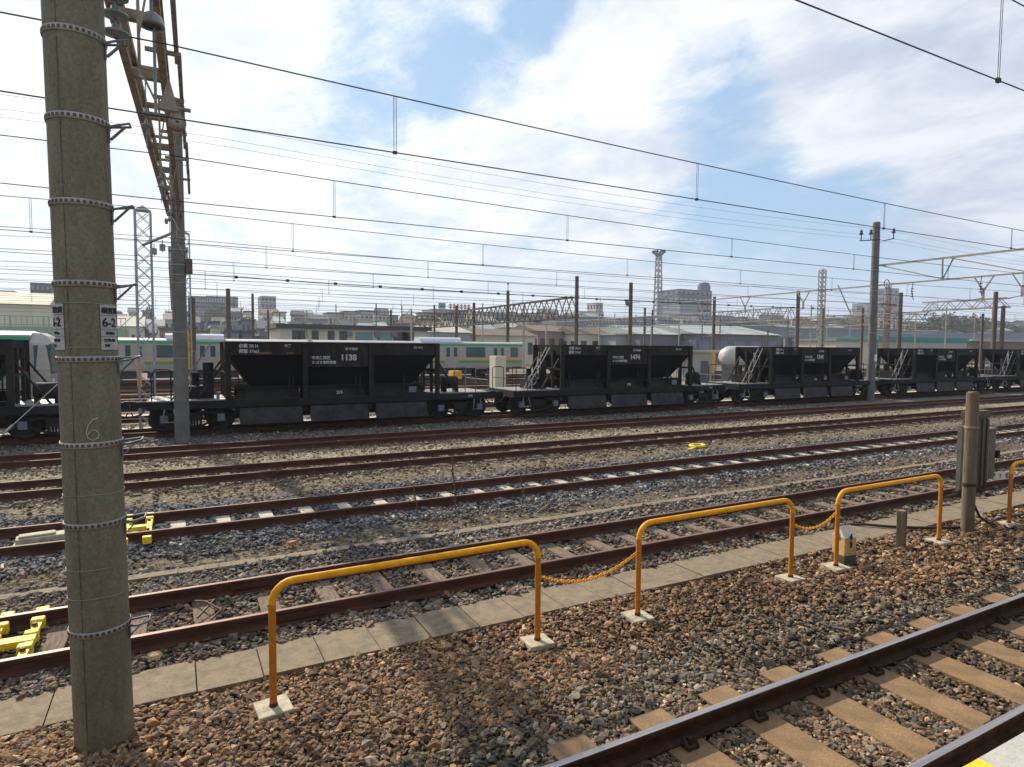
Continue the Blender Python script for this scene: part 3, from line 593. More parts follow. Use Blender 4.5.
# ------------------------------------------------------------------ second pole, gantry beam, lattice mast
def round_pole(loc, h, r0, r1, label, m='pole_grey', group=None, name='catenary_pole', steps=False):
    root = empty(name, loc, 0, label, 'pole', group); MB().cyl((0, 0, -.3), (0, 0, h), r0, r1, 20).build('shaft', M[m], root)
    c = MB(); c.lathe([(r1, 0), (r1*.8, .04), (.001, .06)], 20, c=(0, 0, h)); c.build('cap', M[m], root)
    if steps:
        q = MB(); z = 2.0
        while z < h-.3:
            s_ = 1 if int(z*2) % 2 else -1; q.tube([(s_*r0*.85, 0, z), (s_*(r0+.12), 0, z+.005), (s_*(r0+.12), 0, z+.03)], .009, 5); z += .5
        q.build('step_bolt', M['galv'], root)
    return root
P2 = Vector((.20, 21.95, -.2))
p2 = round_pole(P2, 10.4, .215, .18, 'tapered grey concrete pole standing before the hopper wagon 1138 with the rusty beam on top', steps=True)
b = MB()
for z in (4.9, 5.15, 5.45, 5.9, 6.25, 3.4, 2.6): b.cyl((0, 0, z), (0, 0, z+.03), .216, n=20)
b.build('steel_band', M['galv'], p2)
b = MB(); b.span((.2, -.12, 5.2), (.38, .1, 5.65)); b.build('equipment_box', M['pole_brown'], p2)
b = MB(); b.cyl((-.1, 0, 6.45), (-1.05, 4.0, 6.55), .05, n=8); b.cyl((-.3, 0, 6.8), (-.3, .5, 6.8), .05, n=8)
for q in (.35, .62): b.bar((-.1-.95*q, 4*q, 6.4), (-.1-.95*q, 4*q, 6.0), .03); b.cyl((-.1-.95*q, 4*q, 6.25), (-.1-.95*q, 4*q, 6.05), .09, n=10)
b.build('bracket_arm', M['galv'], p2)
def lattice_beam(root, A, B, w0, w1, hgt, seg, m, tch=.07, diag=.035, name='beam'):
    A = Vector(A); B = Vector(B); mb = MB(); d = B-A; side = Vector((1, 0, 0)) if abs(d.y) > abs(d.x) else Vector((0, 1, 0)); up = Vector((0, 0, 1))
    def pt(t, i, j): w = w0+(w1-w0)*t; return A+d*t+side*(w*(i-.5))+up*(hgt*j)
    for i in (0, 1):
        for j in (0, 1): mb.bar(pt(0, i, j), pt(1, i, j), tch, tch)
    for k in range(seg):
        t0, t1_ = k/seg, (k+1)/seg; tm = (t0+t1_)/2
        for i in (0, 1): mb.bar(pt(t0, i, 0), pt(tm, i, 1), diag*1.5, diag*.6); mb.bar(pt(tm, i, 1), pt(t1_, i, 0), diag*1.5, diag*.6)
        mb.bar(pt(t0, 0, 0), pt(t0, 1, 0), diag*2.2, diag*2.2); mb.bar(pt(tm, 0, 1), pt(tm, 1, 1), diag, diag)
    return mb.build(name, M[m], root)
ga = empty('gantry_beam', (0, 0, 0), 0, 'rust stained lattice gantry beam running overhead from the thick pole to the tapered pole', 'gantry')
lattice_beam(ga, (-.44, 5.3, 6.72), (.12, 21.9, 6.75), .50, .30, .45, 9, 'beam_rusty', .095, .05)
b = MB()
for k in range(6):
    y = 8.6+k*1.9; x_ = -.44+.56*(y-5.3)/16.6; b.bar((x_, y, 6.98), (.15+.038*(y-9.5), y, 6.98), .06, .05)
b.build('crossarm', M['beam_rusty'], ga)
b = MB()
for k in range(5):
    y = 8.4+k*2.3; x_ = .11+.038*(y-9.5); b.bar((x_+.012*(k%2), y, 7.04+.012*k), (x_+.075+.012*(k%2), y+2.5, 7.04+.012*k), .06, .09)
b.build('cable_duct', M['galv'], ga)
for y, dz in ((Y1, 0), (Y2, 0), (Y3, 0), (Y4, 0)):
    q = MB(); x_ = -.44+.56*(y-5.3)/16.6
    for k in range(3 if y < 9 else 2):
        zc_ = (6.13 if y < 9 else 6.3)-.17*k; kf = .85 if y < 9 else .5; q.lathe([(.02, .07), (.045*kf, .06), (.05*kf, .02), (.13*kf, -.01), (.135*kf, -.03), (.05*kf, -.03), (.02, -.06)], 18, c=(x_-.05, y-.2, zc_))
    q.cyl((x_-.05, y-.2, 6.75), (x_-.05, y-.2, 5.78), .009, n=6); q.build('insulator', M['porcelain'], ga)
    x_ += .12; q = MB(); q.bar((x_, y+.3, 6.7), (x_, y+.3, 5.6), .03); q.bar((x_+.12, y+.3, 6.7), (x_, y+.3, 6.0), .02); q.tube([(x_, y+.3, 5.6), (x_+.05, y+.1, 5.5), (x_+.15, y, 5.25)], .012, 6)
    q.build('drop_arm', M['beam_rusty'], ga)
q = MB(); q.lathe([(.001, .13), (.05, .12), (.10, .08), (.125, .0), (.13, -.025), (.11, -.03), (.09, -.02)], 22, c=(-.13, 8.0, 6.25)); q.cyl((-.13, 8, 6.38), (-.13, 8, 6.8), .02, n=6); q.cyl((-.11, 8.0, 5.3), (-.11, 8, 6.2), .018, n=6); q.build('bell_insulator', M['porcelain'], ga)
q = MB(); q.add([(-.12, 10.4, 6.15), (.14, 10.4, 6.15), (.03, 10.4, 6.6), (-.12, 10.5, 6.15), (.14, 10.5, 6.15), (.03, 10.5, 6.6)], [(0, 1, 2), (3, 5, 4), (0, 3, 4, 1), (1, 4, 5, 2), (2, 5, 3, 0)]); q.cyl((-.25, 10.45, 6.2), (.3, 10.45, 6.2), .03, n=8); q.lathe([(.02, -.04), (.12, -.04), (.10, 0), (.12, .04), (.02, .04)], 16, axis='Y', c=(.12, 10.45, 6.0)); q.build('tension_pulley', M['beam_rusty'], ga)

def lattice_mast(loc, w, h, m, label, group=None, cap=True, top=None, name='lattice_mast', seg=None):
    root = empty(name, loc, 0, label, 'mast', group); mb = MB(); top = top or w; seg = seg or int(h/(w*1.0))
    def c(t, i, j): ww = w+(top-w)*t; return Vector((ww*(i-.5), ww*(j-.5), h*t))
    for i in (0, 1):
        for j in (0, 1): mb.bar(c(0, i, j)-Vector((0, 0, .2)), c(1, i, j), w*.14, w*.14)
    fr = [((0, 0), (1, 0)), ((1, 0), (1, 1)), ((1, 1), (0, 1)), ((0, 1), (0, 0))]
    for k in range(seg):
        t0, t1_ = k/seg, (k+1)/seg
        for a_, b_ in fr: mb.bar(c(t0, *a_), c(t1_, *b_), w*.09, w*.04); mb.bar(c(t0, *b_), c(t1_, *a_), w*.09, w*.04)
    mb.build('lattice', M[m], root)
    if cap: q = MB(); q.add([(-top/2, -top/2, h), (top/2, -top/2, h), (top/2, top/2, h), (-top/2, top/2, h), (0, 0, h+top*.45)], [(0, 1, 4), (1, 2, 4), (2, 3, 4), (3, 0, 4), (3, 2, 1, 0)]); q.build('cap', M[m], root)
    return root
lattice_mast((-.85, 26.1, -.2), .48, 7.75, 'lattice_white', 'pale grey lattice mast with pointed cap between the two left poles')
lm = lattice_mast((.55, 32.0, -.2), .38, 8.0, 'lattice_white', 'thin lattice mast with an orange sign strip, just left of the tapered pole'); 
b = MB(); b.span((-.30, -.26, 1.9), (.10, -.22, 3.6)); b.build('warning_strip', M['orange_bright'], lm)
b = MB()
for k in range(7): b.span((-.2, -.268, 2.0+k*.22), (.0, -.262, 2.14+k*.22))
b.build('lettering', M['ink_grey'], lm)
# guy wire at far left
gw = empty('guy_wire', (0, 0, 0), 0, 'thin grey guy wire with a clamp slanting down at the left edge of the photo', 'guy wire')
A = at(150, 300, 21.9); B = grd(-45, 478); b = MB(); b.tube([A, B], .012, 5); b.build('strand', M['galv'], gw)
c = A+(B-A)*.78; b = MB(); b.cyl(c-(B-A).normalized()*.12, c+(B-A).normalized()*.12, .03, n=8); b.build('clamp', M['galv'], gw)
# right pole
P3 = Vector((36.65, 22.85, -.2))
p3 = round_pole(P3, 10.5, .235, .20, 'tall concrete pole with three insulators standing at the right before the hopper wagons', steps=True)
b = MB(); b.bar((-.15, -.35, 9.45), (-1.9, -.25, 9.25), .05); b.bar((.1, -.3, 9.4), (1.3, -.3, 9.65), .05)
b.build('crossarm', M['wire'], p3)
for x_, z in ((-1.85, 9.28), (-.95, 9.38), (1.25, 9.66)):
    q = MB(); q.cyl((x_, -.28, z), (x_, -.28, z+.35), .03, n=8); q.lathe([(.02, 0), (.10, .02), (.11, .08), (.05, .16), (.09, .2), (.04, .3), (.001, .3)], 12, c=(x_, -.28, z+.3)); q.build('insulator', M['ins_dark'], p3)
b = MB(); b.span((-.12, -.262, 2.35), (.12, -.24, 2.75)); b.build('plate', M['white'], p3)
b = MB()
for z in (6.5, 6.7, 7.7, 9.3, 4.0): b.cyl((0, 0, z), (0, 0, z+.05), .235, n=20)
b.build('steel_band', M['galv'], p3)
p3b = round_pole((36.65, 5.0, -.2), 10.2, .22, .19, 'concrete pole carrying the near end of the open right gantry beam', group=None)
gb = empty('gantry_beam', (0, 0, 0), 0, 'open pale girder beam reaching in from the right edge to the tall insulator pole', 'gantry')
b = MB(); zb, ztp = 6.62, 7.78
b.bar((36.65, 5.1, ztp), (36.65, 22.6, ztp), .10); b.build('top_chord', M['beam_pale'], gb)
b = MB(); b.bar((36.65, 5.1, zb), (36.65, 40, zb), .08); b.build('bottom_chord', M['beam_pale'], gb)
ks = [22.6, 19.0, 15.2, 11.2, 7.2]
b = MB()
for k, y in enumerate(ks[1:]):
    b.bar((36.5, y+.05, ztp), (36.65, y+.1, zb), .06); b.bar((36.8, y-.35, ztp), (36.65, y+.1, zb), .06)
for y0, y1 in zip([22.6]+ks[1:], ks[1:]): b.bar((36.65, y0-(.2 if y0 == 22.6 else .3), ztp-.05), (36.65, y1+.1, zb+.05), .055)
b.build('web_member', M['beam_pale'], gb)
def vhang(root, x, y, z):
    q = MB(); q.bar((x-.0, y+.45, z), (x, y, z-.75), .055); q.bar((x, y-.45, z), (x, y, z-.75), .055); q.bar((x, y, z-.6), (x, y, z-1.15), .09); q.tube([(x, y, z-1.1), (x-1.2, y+.15, z-1.3), (x-1.7, y+.2, z-1.35)], .025, 5); q.build('wire_hanger', M['beam_pale'], root)
for y in (Y4-2.2, Y3, Y2, Y1, 27.6, 32.4, 36.6): vhang(gb, 36.65, y, zb)
for y in (20.6, 17.2, 13.1, 9.5):
    q = MB(); q.tube([(36.6, y, zb), (36.5, y, zb-.5), (36.7, y, zb-1.0)], .02, 5)
    for k in range(4): q.cyl((36.55, y, zb-.35-.14*k), (36.55, y, zb-.40-.14*k), .07, n=8)
    q.build('insulator', M['ins_dark'], gb)
lattice_mast((36.7, 26.3, -.2), .30, 8.1, 'beam_pale', 'cream lattice mast just left of the tall insulator pole')

# ------------------------------------------------------------------ overhead wires
def sagw(x, x0, zs, sag):   # supports every 36.9 m
    t = ((x-x0) % 36.9)/36.9; return zs-4*sag*t*(1-t)
def ohl(Y, label, zc0, zm, sag, r, x0=-.4, X0=-40, X1=180, dz=.0055, phase=2.4, pitch=4.9, rc=None, drops=True):
    r *= .8; root = empty('overhead_wire', (0, Y, 0), 0, label, 'overhead wire', 'overhead wires above the tracks')
    n = int((X1-X0)/2); mb = MB(); mb.tube([(X0+(X1-X0)*k/n, 0, sagw(X0+(X1-X0)*k/n, x0, zm, sag)) for k in range(n+1)], r, 5); mb.build('messenger_wire', M['wire'], root)
    mb = MB(); mb.tube([(X0, 0, zc0), (0, 0, zc0), (40, 0, zc0+dz*20), (X1, 0, zc0+dz*20)], rc or r, 5); mb.build('contact_wire', M['wire'], root)
    if drops:
        x = phase-pitch*6; mbs = 0
        while x < min(X1, 75):
            if x > -8:
                z0 = zc0+(dz*min(x, 40)*.5 if x > 0 else 0); q = MB(); zt = sagw(x, x0, zm, sag)
                q.tube([(x-.012, 0, z0), (x-.012, 0, zt)], r*.5, 4); q.tube([(x+.018, 0, z0), (x+.018, 0, zt)], r*.5, 4); q.box((x, 0, z0), (.05, .025, .035)); q.build('dropper', M['wire'], root)
            x += pitch
    return root
ohl(YN, 'overhead wire crossing the top right corner above the nearest track', 5.06, 5.90, .12, .007, phase=6.2-4.9, x0=-12)
ohl(Y1, 'highest long overhead wire pair above the track behind the guard rails', 5.12, 5.86, .25, .010, phase=2.4)
ohl(Y2, 'overhead wire pair above the pale sleeper track', 5.07, 5.78, .25, .010, phase=2.55)
ohl(Y3, 'overhead wire pair above the rusty track beyond the dirt strip', 5.0, 5.69, .18, .010, phase=2.5)
ohl(Y4, 'overhead wire pair above the track in front of the wagons', 5.03, 5.68, .16, .010, phase=2.4)
ohl(Y5, 'overhead wire pair above the hopper wagons', 5.05, 5.72, .18, .011, phase=1.9, X1=260)
for i, y in enumerate((28.4, 33.2, 37.4, 41.3, 45.4, 49.3, 54.5)):
    ohl(y, ['overhead wire pair just behind the hopper wagons', 'overhead wire pair above the white nosed train', 'overhead wire pair two lines past the hopper wagons', 'overhead wire pair above the middle empty track', 'overhead wire pair past the yellow sign', 'overhead wire pair before the silver train', 'overhead wire pair above the silver train'][i], 5.1, 5.85, .2, .012, phase=1.2+i*.7, X1=300)
def feeder(pts, r, label, group=None): b = MB(); b.tube(pts, r*.8, 5); return tag(b.build('feeder_wire', M['wire']), label, 'wire', group)
FX = np.linspace(-73, 110, 60)
for dy, z0, l in ((-.5, 9.75, 'topmost of the three thin feeder wires on the insulators of the right pole'), (-.3, 9.42, 'middle one of the three thin feeder wires on the insulators of the right pole'), (-.1, 9.25, 'lowest of the three thin feeder wires on the insulators of the right pole')):
    feeder([(x, 22.6+dy, z0-.35*4*(((x-.2) % 36.5)/36.5)*(1-((x-.2) % 36.5)/36.5)) for x in FX], .007, l)
for y, z0, l in ((30.5, 7.2, 'single thin wire hung high behind the hopper wagons'), (43.5, 7.4, 'single thin wire hung over the middle of the far yard'), (58, 8.0, 'single thin wire behind the silver train')):
    feeder([(x, y, z0-.5*4*((x % 36.5)/36.5)*(1-(x % 36.5)/36.5)) for x in FX], .011, l)
bc = MB(); pb = [(x, 26.2, 5.45-.5*((x/36.7)*(1-x/36.7))*4*.3) for x in np.linspace(.3, 36.7, 40)]; bc.tube(pb, .018, 5)
for p_ in pb[::2]: bc.box(p_, (.12, .06, .1))
tag(bc.build('bundled_cable', M['wire']), 'sagging bundled cable with clips between the left mast and the right lattice mast', 'cable')

# ------------------------------------------------------------------ hopper wagons
def wheelset(mb, x, mi=0):
    for s in (-1, 1):
        y = s*.545; mb.lathe([(.001, -.05), (.12, -.05), (.13, -.02), (.33, -.01), (.345, -.045), (.42, -.045), (.425, .0), (.43, .06), (.455, .065), (.455, .085), (.33, .08), (.30, .02), (.13, .03), (.001, .03)] if s > 0 else
                             [(.001, .05), (.12, .05), (.13, .02), (.33, .01), (.345, .045), (.42, .045), (.425, .0), (.43, -.06), (.455, -.065), (.455, -.085), (.33, -.08), (.30, -.02), (.13, -.03), (.001, -.03)], 26, axis='Y', c=(x, s*.60, .43))
    mb.cyl((x, -.6, .43), (x, .6, .43), .07, n=10)
def make_wagon(loc, label):
    root = empty('hopper_wagon', loc, 0, label, 'freight wagon', 'black hopper wagons in one train')
    m = MB()
    for s in (-1, 1): m.span((-6.0, s*1.12, .76), (6.0, s*1.00, 1.0)); m.span((-6.0, s*.5, .66), (6.0, s*.4, .98))
    m.span((-6.05, -1.14, .74), (-5.93, 1.14, 1.02)); m.span((5.93, -1.14, .74), (6.05, 1.14, 1.02))
    for x in (-4.7, -3.9, 3.9, 4.7, -1.2, 1.2): m.span((x-.08, -1.0, .72), (x+.08, 1.0, .9))
    m.build('underframe', M['wag'], root)
    for s in (-1, 1):
        m = MB(); m.span((s*5.98, -1.12, 1.003), (s*3.6, 1.12, 1.04)); m.build('end_platform', M['wag_deck'], root)
    # hopper
    m = MB(); yt, yb = 1.10, .48; zt, zr, zb = 2.93, 2.5, 1.42
    xr, xb = 3.68, 2.95
    V = [(-xr, -yt, zt), (xr, -yt, zt), (xr, yt, zt), (-xr, yt, zt), (-xr, -yt, zr), (xr, -yt, zr), (xr, yt, zr), (-xr, yt, zr), (-xb, -yb, zb), (xb, -yb, zb), (xb, yb, zb), (-xb, yb, zb)]
    Fc = [(0, 1, 5, 4), (2, 3, 7, 6), (4, 5, 9, 8), (6, 7, 11, 10), (8, 9, 10, 11), (1, 2, 6, 5), (3, 0, 4, 7), (5, 6, 10, 9), (7, 4, 8, 11)]
    m.add(V, Fc); m.add([(-xr+.04, -yt+.04, 2.7), (xr-.04, -yt+.04, 2.7), (xr-.04, yt-.04, 2.7), (-xr+.04, yt-.04, 2.7)], [(0, 1, 2, 3)])
    m.build('hopper', M['wag_dark'], root)
    for s in (-1, 1):
        m = MB(); y0, y1 = s*1.104, s*1.125
        for a, b_, zl in ((-3.6, -1.32, 2.5), (-1.12, 1.01, 2.08), (1.21, 3.6, 2.5)): m.span((a, y0, zl), (b_, y1, 2.90))
        m.build('side_panel', M['wag_band'], root)
        m = MB(); m.span((-3.78, s*1.10, 2.905), (3.78, s*1.16, 2.95)); m.build('top_rail', M['wag_post'], root)
        for x in (-3.69, -1.22, 1.11, 3.69):
            m = MB(); m.span((x-.09, s*1.128, 1.0), (x+.09, s*1.20, 2.93)); m.span((x-.02, s*1.02, 1.0), (x+.02, s*1.127, 2.9)); m.build('side_post', M['wag_post'], root)
        # lower chute walls above and below the sill
        for a, b_ in ((-3.35, -1.4), (-1.05, .93), (1.28, 3.2)):
            m = MB(); m.add([(a, s*1.05, 1.002), (b_, s*1.05, 1.002), (b_, s*.86, 1.36), (a, s*.86, 1.36), (a, s*.5, 1.38), (b_, s*.5, 1.38)], [(0, 1, 2, 3), (3, 2, 5, 4)]); m.bar((a-.1, s*.90, 1.40), (b_+.1, s*.90, 1.40), .07, .05); m.build('chute_wall', M['wag'], root)
            m = MB(); off = .0
            m.add([(a, s*1.13, .72), (b_+.05, s*1.13, .72), (b_+.1, s*1.19, .17), (a-.0, s*1.19, .17), (a, s*1.10, .72), (b_+.05, s*1.10, .72), (b_+.1, s*1.16, .17), (a, s*1.16, .17)], [(0, 1, 2, 3), (7, 6, 5, 4), (0, 4, 5, 1), (1, 5, 6, 2), (2, 6, 7, 3), (3, 7, 4, 0)])
            m.add([(a, s*.5, .66), (b_, s*.5, .66), (b_, s*1.13, .30), (a, s*1.13, .30)], [(0, 1, 2, 3)]); m.build('discharge_chute', M['wag_chute'], root)
        m = MB()
        for x in (-1.75, -1.60, .58, .73, 2.4, -3.2, 3.1): m.bar((x, s*1.0, 1.02), (x, s*1.0, 1.78 if x > -3 else 1.7), .06, .04)
        m.tube([(-4.6, s*1.1, 1.32), (3.4, s*1.1, 1.32)], .012, 5); m.tube([(-4.9, s*1.15, 1.93), (-3.7, s*1.15, 1.93)], .012, 5)
        for x in (-1.7, .65): m.cyl((x, s*.95, 1.15), (x, s*.75, 1.15), .14, n=12)
        m.build('gate_lever', M['wag_post'], root)
        m = MB(); m.span((-4.05, s*1.128, 1.06), (-3.95, s*1.15, 1.2)); m.span((2.55, s*1.13, 1.10), (2.85, s*1.135, 1.32)); m.build('ticket_holder', M['wag_grey'], root)
    # ends: struts, ladder, brake gear
    for s in (-1, 1):
        m = MB()
        for y in (-.95, .95): m.bar((s*3.72, y, 2.35), (s*4.6, y, 1.04), .06, .06); 
        m.bar((s*3.72, -.45, 2.7), (s*3.72, -.45, 1.04), .1, .1); m.bar((s*3.72, .45, 2.7), (s*3.72, .45, 1.04), .1, .1); m.bar((s*3.72, -1.1, 1.9), (s*3.72, 1.1, 1.9), .08, .08); m.build('end_strut', M['wag_post'], root)
        m = MB()
        for y in (-1.08, 1.08):
            m.tube([(s*5.9, y, 1.03), (s*5.9, y, 1.85), (s*5.88, y, 1.93), (s*5.8, y, 1.96), (s*5.45, y, 1.96), (s*5.38, y, 1.93), (s*5.36, y, 1.85), (s*5.36, y, 1.03)], .02, 6)
            m.tube([(s*4.9, y, 1.03), (s*4.9, y, 1.9)], .018, 6)
        m.tube([(s*5.9, -1.08, 1.5), (s*5.9, 1.08, 1.5)], .015, 5)
        m.build('handrail', M['wag_post'] if s < 0 else M['wag_grey'], root)
        m = MB()
        for y in (-1.1, 1.1): m.tube([(s*5.55, y, .76), (s*5.62, y*1.04, .35), (s*5.22, y*1.04, .35), (s*5.3, y, .76)], .02, 6)
        m.build('step_stirrup', M['galv'], root)
    m = MB()
    for y in (-1.0, -.72): m.bar((-5.35, y, 1.04), (-4.2, y, 2.85), .025, .03)
    for k in range(7): t = (k+.5)/7; m.bar((-5.35+1.15*t, -1.0, 1.04+1.81*t), (-5.35+1.15*t, -.72, 1.04+1.81*t), .018)
    m.build('ladder', M['wag_grey'], root)
    m = MB(); m.cyl((-4.25, -.45, 1.05), (-4.25, -.45, 2.25), .17, n=14); m.cyl((-4.62, .1, 1.05), (-4.62, .1, 1.9), .12, n=12); m.span((-4.9, -.5, 1.05), (-4.4, .4, 1.45)); m.build('brake_cylinder', M['wag'], root)
    m = MB()
    for x in (-4.72, -4.62): m.tube([(x, -.9, 1.9), (x, -.9, 2.6), (x+.03, -.9, 2.63)], .016, 6)
    m.tube([(-5.0+.22*math.cos(a), -.85, 1.45+.22*math.sin(a)) for a in [2*math.pi*k/18 for k in range(18)]], .018, 6, closed=True); m.bar((-5.0, -.85, 1.05), (-5.0, -.85, 1.45), .04); m.build('brake_wheel', M['galv'], root)
    m = MB(); m.lathe([(.001, -.34), (.2, -.32), (.25, -.27), (.25, .27), (.2, .32), (.001, .34)], 18, axis='X', c=(4.45, -.55, 1.42))
    for x in (4.2, 4.7): m.span((x-.04, -.78, 1.04), (x+.04, -.32, 1.25))
    m.build('air_tank', M['wag'], root)
    # bogies
    for cx in (-4.74, 4.74):
        bg_ = MB()
        bg_.span((cx-.28, -1.0, .38), (cx+.28, 1.0, .62))
        for s in (-1, 1):
            y = s*.93
            for d in (-1, 1):
                bg_.bar((cx+d*.83, y, .56), (cx+d*.22, y, .64), .07, .07); bg_.bar((cx+d*.83, y, .42), (cx+d*.22, y, .17), .07, .07); bg_.bar((cx+d*.22, y, .64), (cx+d*.22, y, .17), .06, .08)
            bg_.bar((cx-.22, y, .17), (cx+.22, y, .17), .08, .07); bg_.bar((cx-.9, y, .60), (cx+.9, y, .60), .06, .05)
            for k in range(4): bg_.cyl((cx-.12+.08*k, y, .2), (cx-.12+.08*k, y, .40), .035, n=8)
        bo = bg_.build('bogie', M['wag_post'], root)
        for d in (-1, 1):
            w = MB(); wheelset(w, cx+d*.83); w.build('wheelset', M['wheel'], bo)
            w = MB()
            for s in (-1, 1): w = MB(); w.span((cx+d*.83-.11, s*.90, .32), (cx+d*.83+.11, s*1.05, .55)); w.build('axle_box', M['wag_grey'], bo)
    for s in (-1, 1):
        m = MB(); m.span((s*6.05, -.1, .75), (s*6.42, .1, .95)); m.span((s*6.40, -.16, .72), (s*6.54, .12, .98)); m.build('coupler', M['wheel'], root)
        m = MB(); m.tube([(s*6.05, -.4, .8), (s*6.25, -.4, .55), (s*6.45, -.35, .5), (s*6.5, -.3, .62)], .025, 6); m.build('air_hose', M['rubber'], root)
    return root
W0X = 5.27-13.1; PW = 13.1
tmpl = make_wagon((5.27, Y5, 0), 'black hopper wagon numbered 1138 standing right behind the tapered grey pole')
def letter(root, num, extra):
    for y in (-1.14,):
        m = MB(); put_text(m, num, .29, (-.0, y, 2.32), bold=.012); put_text(m, 'ホキ800', .13, (.16, y, 2.68), bold=.003)
        put_text(m, '中央保線区', .13, (-1.0, y, 2.36), bold=.003); put_text(m, 'オ-オオ宮駅常備', .115, (-1.0, y, 2.20), bold=.003)
        put_text(m, '自重 20.1t', .14, (-3.35, y, 2.76), bold=.004); put_text(m, '荷重 17m3', .14, (-3.35, y, 2.58), bold=.004); put_text(m, '換算', .11, (-1.9, y, 2.78), bold=.003); put_text(m, '53-10-3', .11, (2.75, y, 2.75), bold=.003)
        put_text(m, '276', .15, (-.15, -1.14, 1.12), bold=.004); put_text(m, '中央', .10, (5.0, -1.145, .85), bold=.003)
        m.build('lettering', M['letter'], root)
    if extra: m = MB(); m.box((-2.6, -1.128, 2.57), (.55, .005, .07)); m.box((-1.7, -1.128, 2.57), (.22, .005, .05)); m.build('rust_patch', M['rustbit'], root)
ws = [(-1, '1066', 'black hopper wagon cut by the left edge, its end beside the thick pole'), (1, '1474', 'black hopper wagon numbered 1474, right behind the one numbered 1138'), (2, '1248', 'black hopper wagon left of the tall insulator pole, white tank at its left end'),
      (3, '1389', 'black hopper wagon just right of the tall insulator pole'), (4, '1067', 'black hopper wagon at the right edge of the photo above the relay post')]
cp = [(copy_tree(tmpl, None, l, (5.27+k*PW, Y5, 0)), n) for k, n, l in ws]
cp.append((copy_tree(tmpl, None, 'last black hopper wagon, mostly cut off by the right edge of the photo', (5.27+5*PW, Y5, 0)), '1210'))
letter(tmpl, '1138', True)
for c, n in cp: letter(c, n, False)

# ------------------------------------------------------------------ passenger trains
def car(root, L=19.6, cab=0):
    zb, zt, hw = .95, 3.20, 1.45
    prof = [(-hw, zb), (-hw-.03, 1.6), (-hw, 3.0), (-hw+.10, zt), (-hw+.5, 3.30), (0, 3.36), (hw-.5, 3.30), (hw-.10, zt), (hw, 3.0), (hw+.03, 1.6), (hw, zb)]
    m = MB(); m.extr(prof, -L/2, L/2); m.build('body', M['train'], root)
    m = MB(); m.extr([(-hw+.08, zt+.003), (-hw+.5, 3.31), (0, 3.375), (hw-.5, 3.31), (hw-.08, zt+.003)], -L/2+.02, L/2-.02); m.build('roof', M['train_roof'], root)
    y = -hw-.034
    for a, b_, mt, nm in ((1.42, 1.64, 'train_green', 'green_stripe'), (1.643, 1.80, 'train_orange', 'orange_stripe'), (2.95, 3.14, 'train_green', 'green_stripe')):
        m = MB(); m.span((-L/2, y-.0 if b_ < 3 else -hw-.012, a), (L/2, -hw+.02, b_)); m.build(nm, M[mt], root)
    for dx in (-7.23, -2.41, 2.41, 7.23):
        if cab and dx*cab > 7: continue
        d = MB(); d.span((dx-.66, y-.008, 1.0), (dx-.01, y+.03, 2.95)); d.span((dx+.01, y-.008, 1.0), (dx+.66, y+.03, 2.95)); do = d.build('door', M['train'], root)
        g = MB()
        for q in (-.36, .36): g.span((dx+q-.17, y-.014, 1.98), (dx+q+.17, y, 2.82))
        g.build('door_glass', M['train_glass'], do)
    for wx, ww in ((-4.82, 1.95), (0, 1.95), (4.82, 1.95), (-8.9, .8), (8.9, .8)):
        if cab and wx*cab > 8: continue
        g = MB(); g.span((wx-ww/2, y-.006, 1.92), (wx+ww/2, y+.02, 2.86)); g.build('window', M['train_glass'], root, bevel=.03)
    for ax, al in ((1.6, 4.0),):
        g = MB(); g.extr([(-.85, 3.30), (-.8, 3.62), (-.55, 3.74), (.55, 3.74), (.8, 3.62), (.85, 3.30)], ax-al/2, ax+al/2); g.build('aircon_unit', M['ac'], root)
    g = MB(); g.span((-5.2, -1.2, .35), (-2.2, 1.2, .94)); g.span((-1.6, -1.2, .4), (.6, 1.2, .94)); g.span((1.4, -1.1, .35), (4.6, 1.1, .94)); g.span((-L/2, -1.3, .80), (L/2, 1.3, .948)); g.build('underfloor_gear', M['train_under'], root)
    for bx in (-6.8, 6.8):
        g = MB(); g.span((bx-1.3, -1.1, .35), (bx+1.3, -.95, .62)); g.span((bx-1.3, 1.1, .35), (bx+1.3, .95, .62)); g.span((bx-.3, -1, .3), (bx+.3, 1, .75)); bo = g.build('bogie', M['train_under'], root)
        for d in (-1.05, 1.05): w = MB(); wheelset(w, bx+d); w.build('wheelset', M['wheel'], bo)
    return root
TY = 54.5
c0 = empty('passenger_car', (19.92, TY, 0), 0, 'silver striped passenger car at the right end of its train, left of wagon 1474', 'train car', 'silver cars of the far passenger train'); car(c0)
g = MB(); g.span((9.81, -1.4, 1.0), (9.93, 1.4, 3.4)); g.build('end_door_frame', M['cream'], c0)
copy_tree(c0, None, 'silver passenger car with green and orange stripes seen left of and behind wagon 1138', (-.1, TY, 0))
copy_tree(c0, None, 'silver passenger car with green and orange stripes furthest left in the far train', (-20.1, TY, 0))
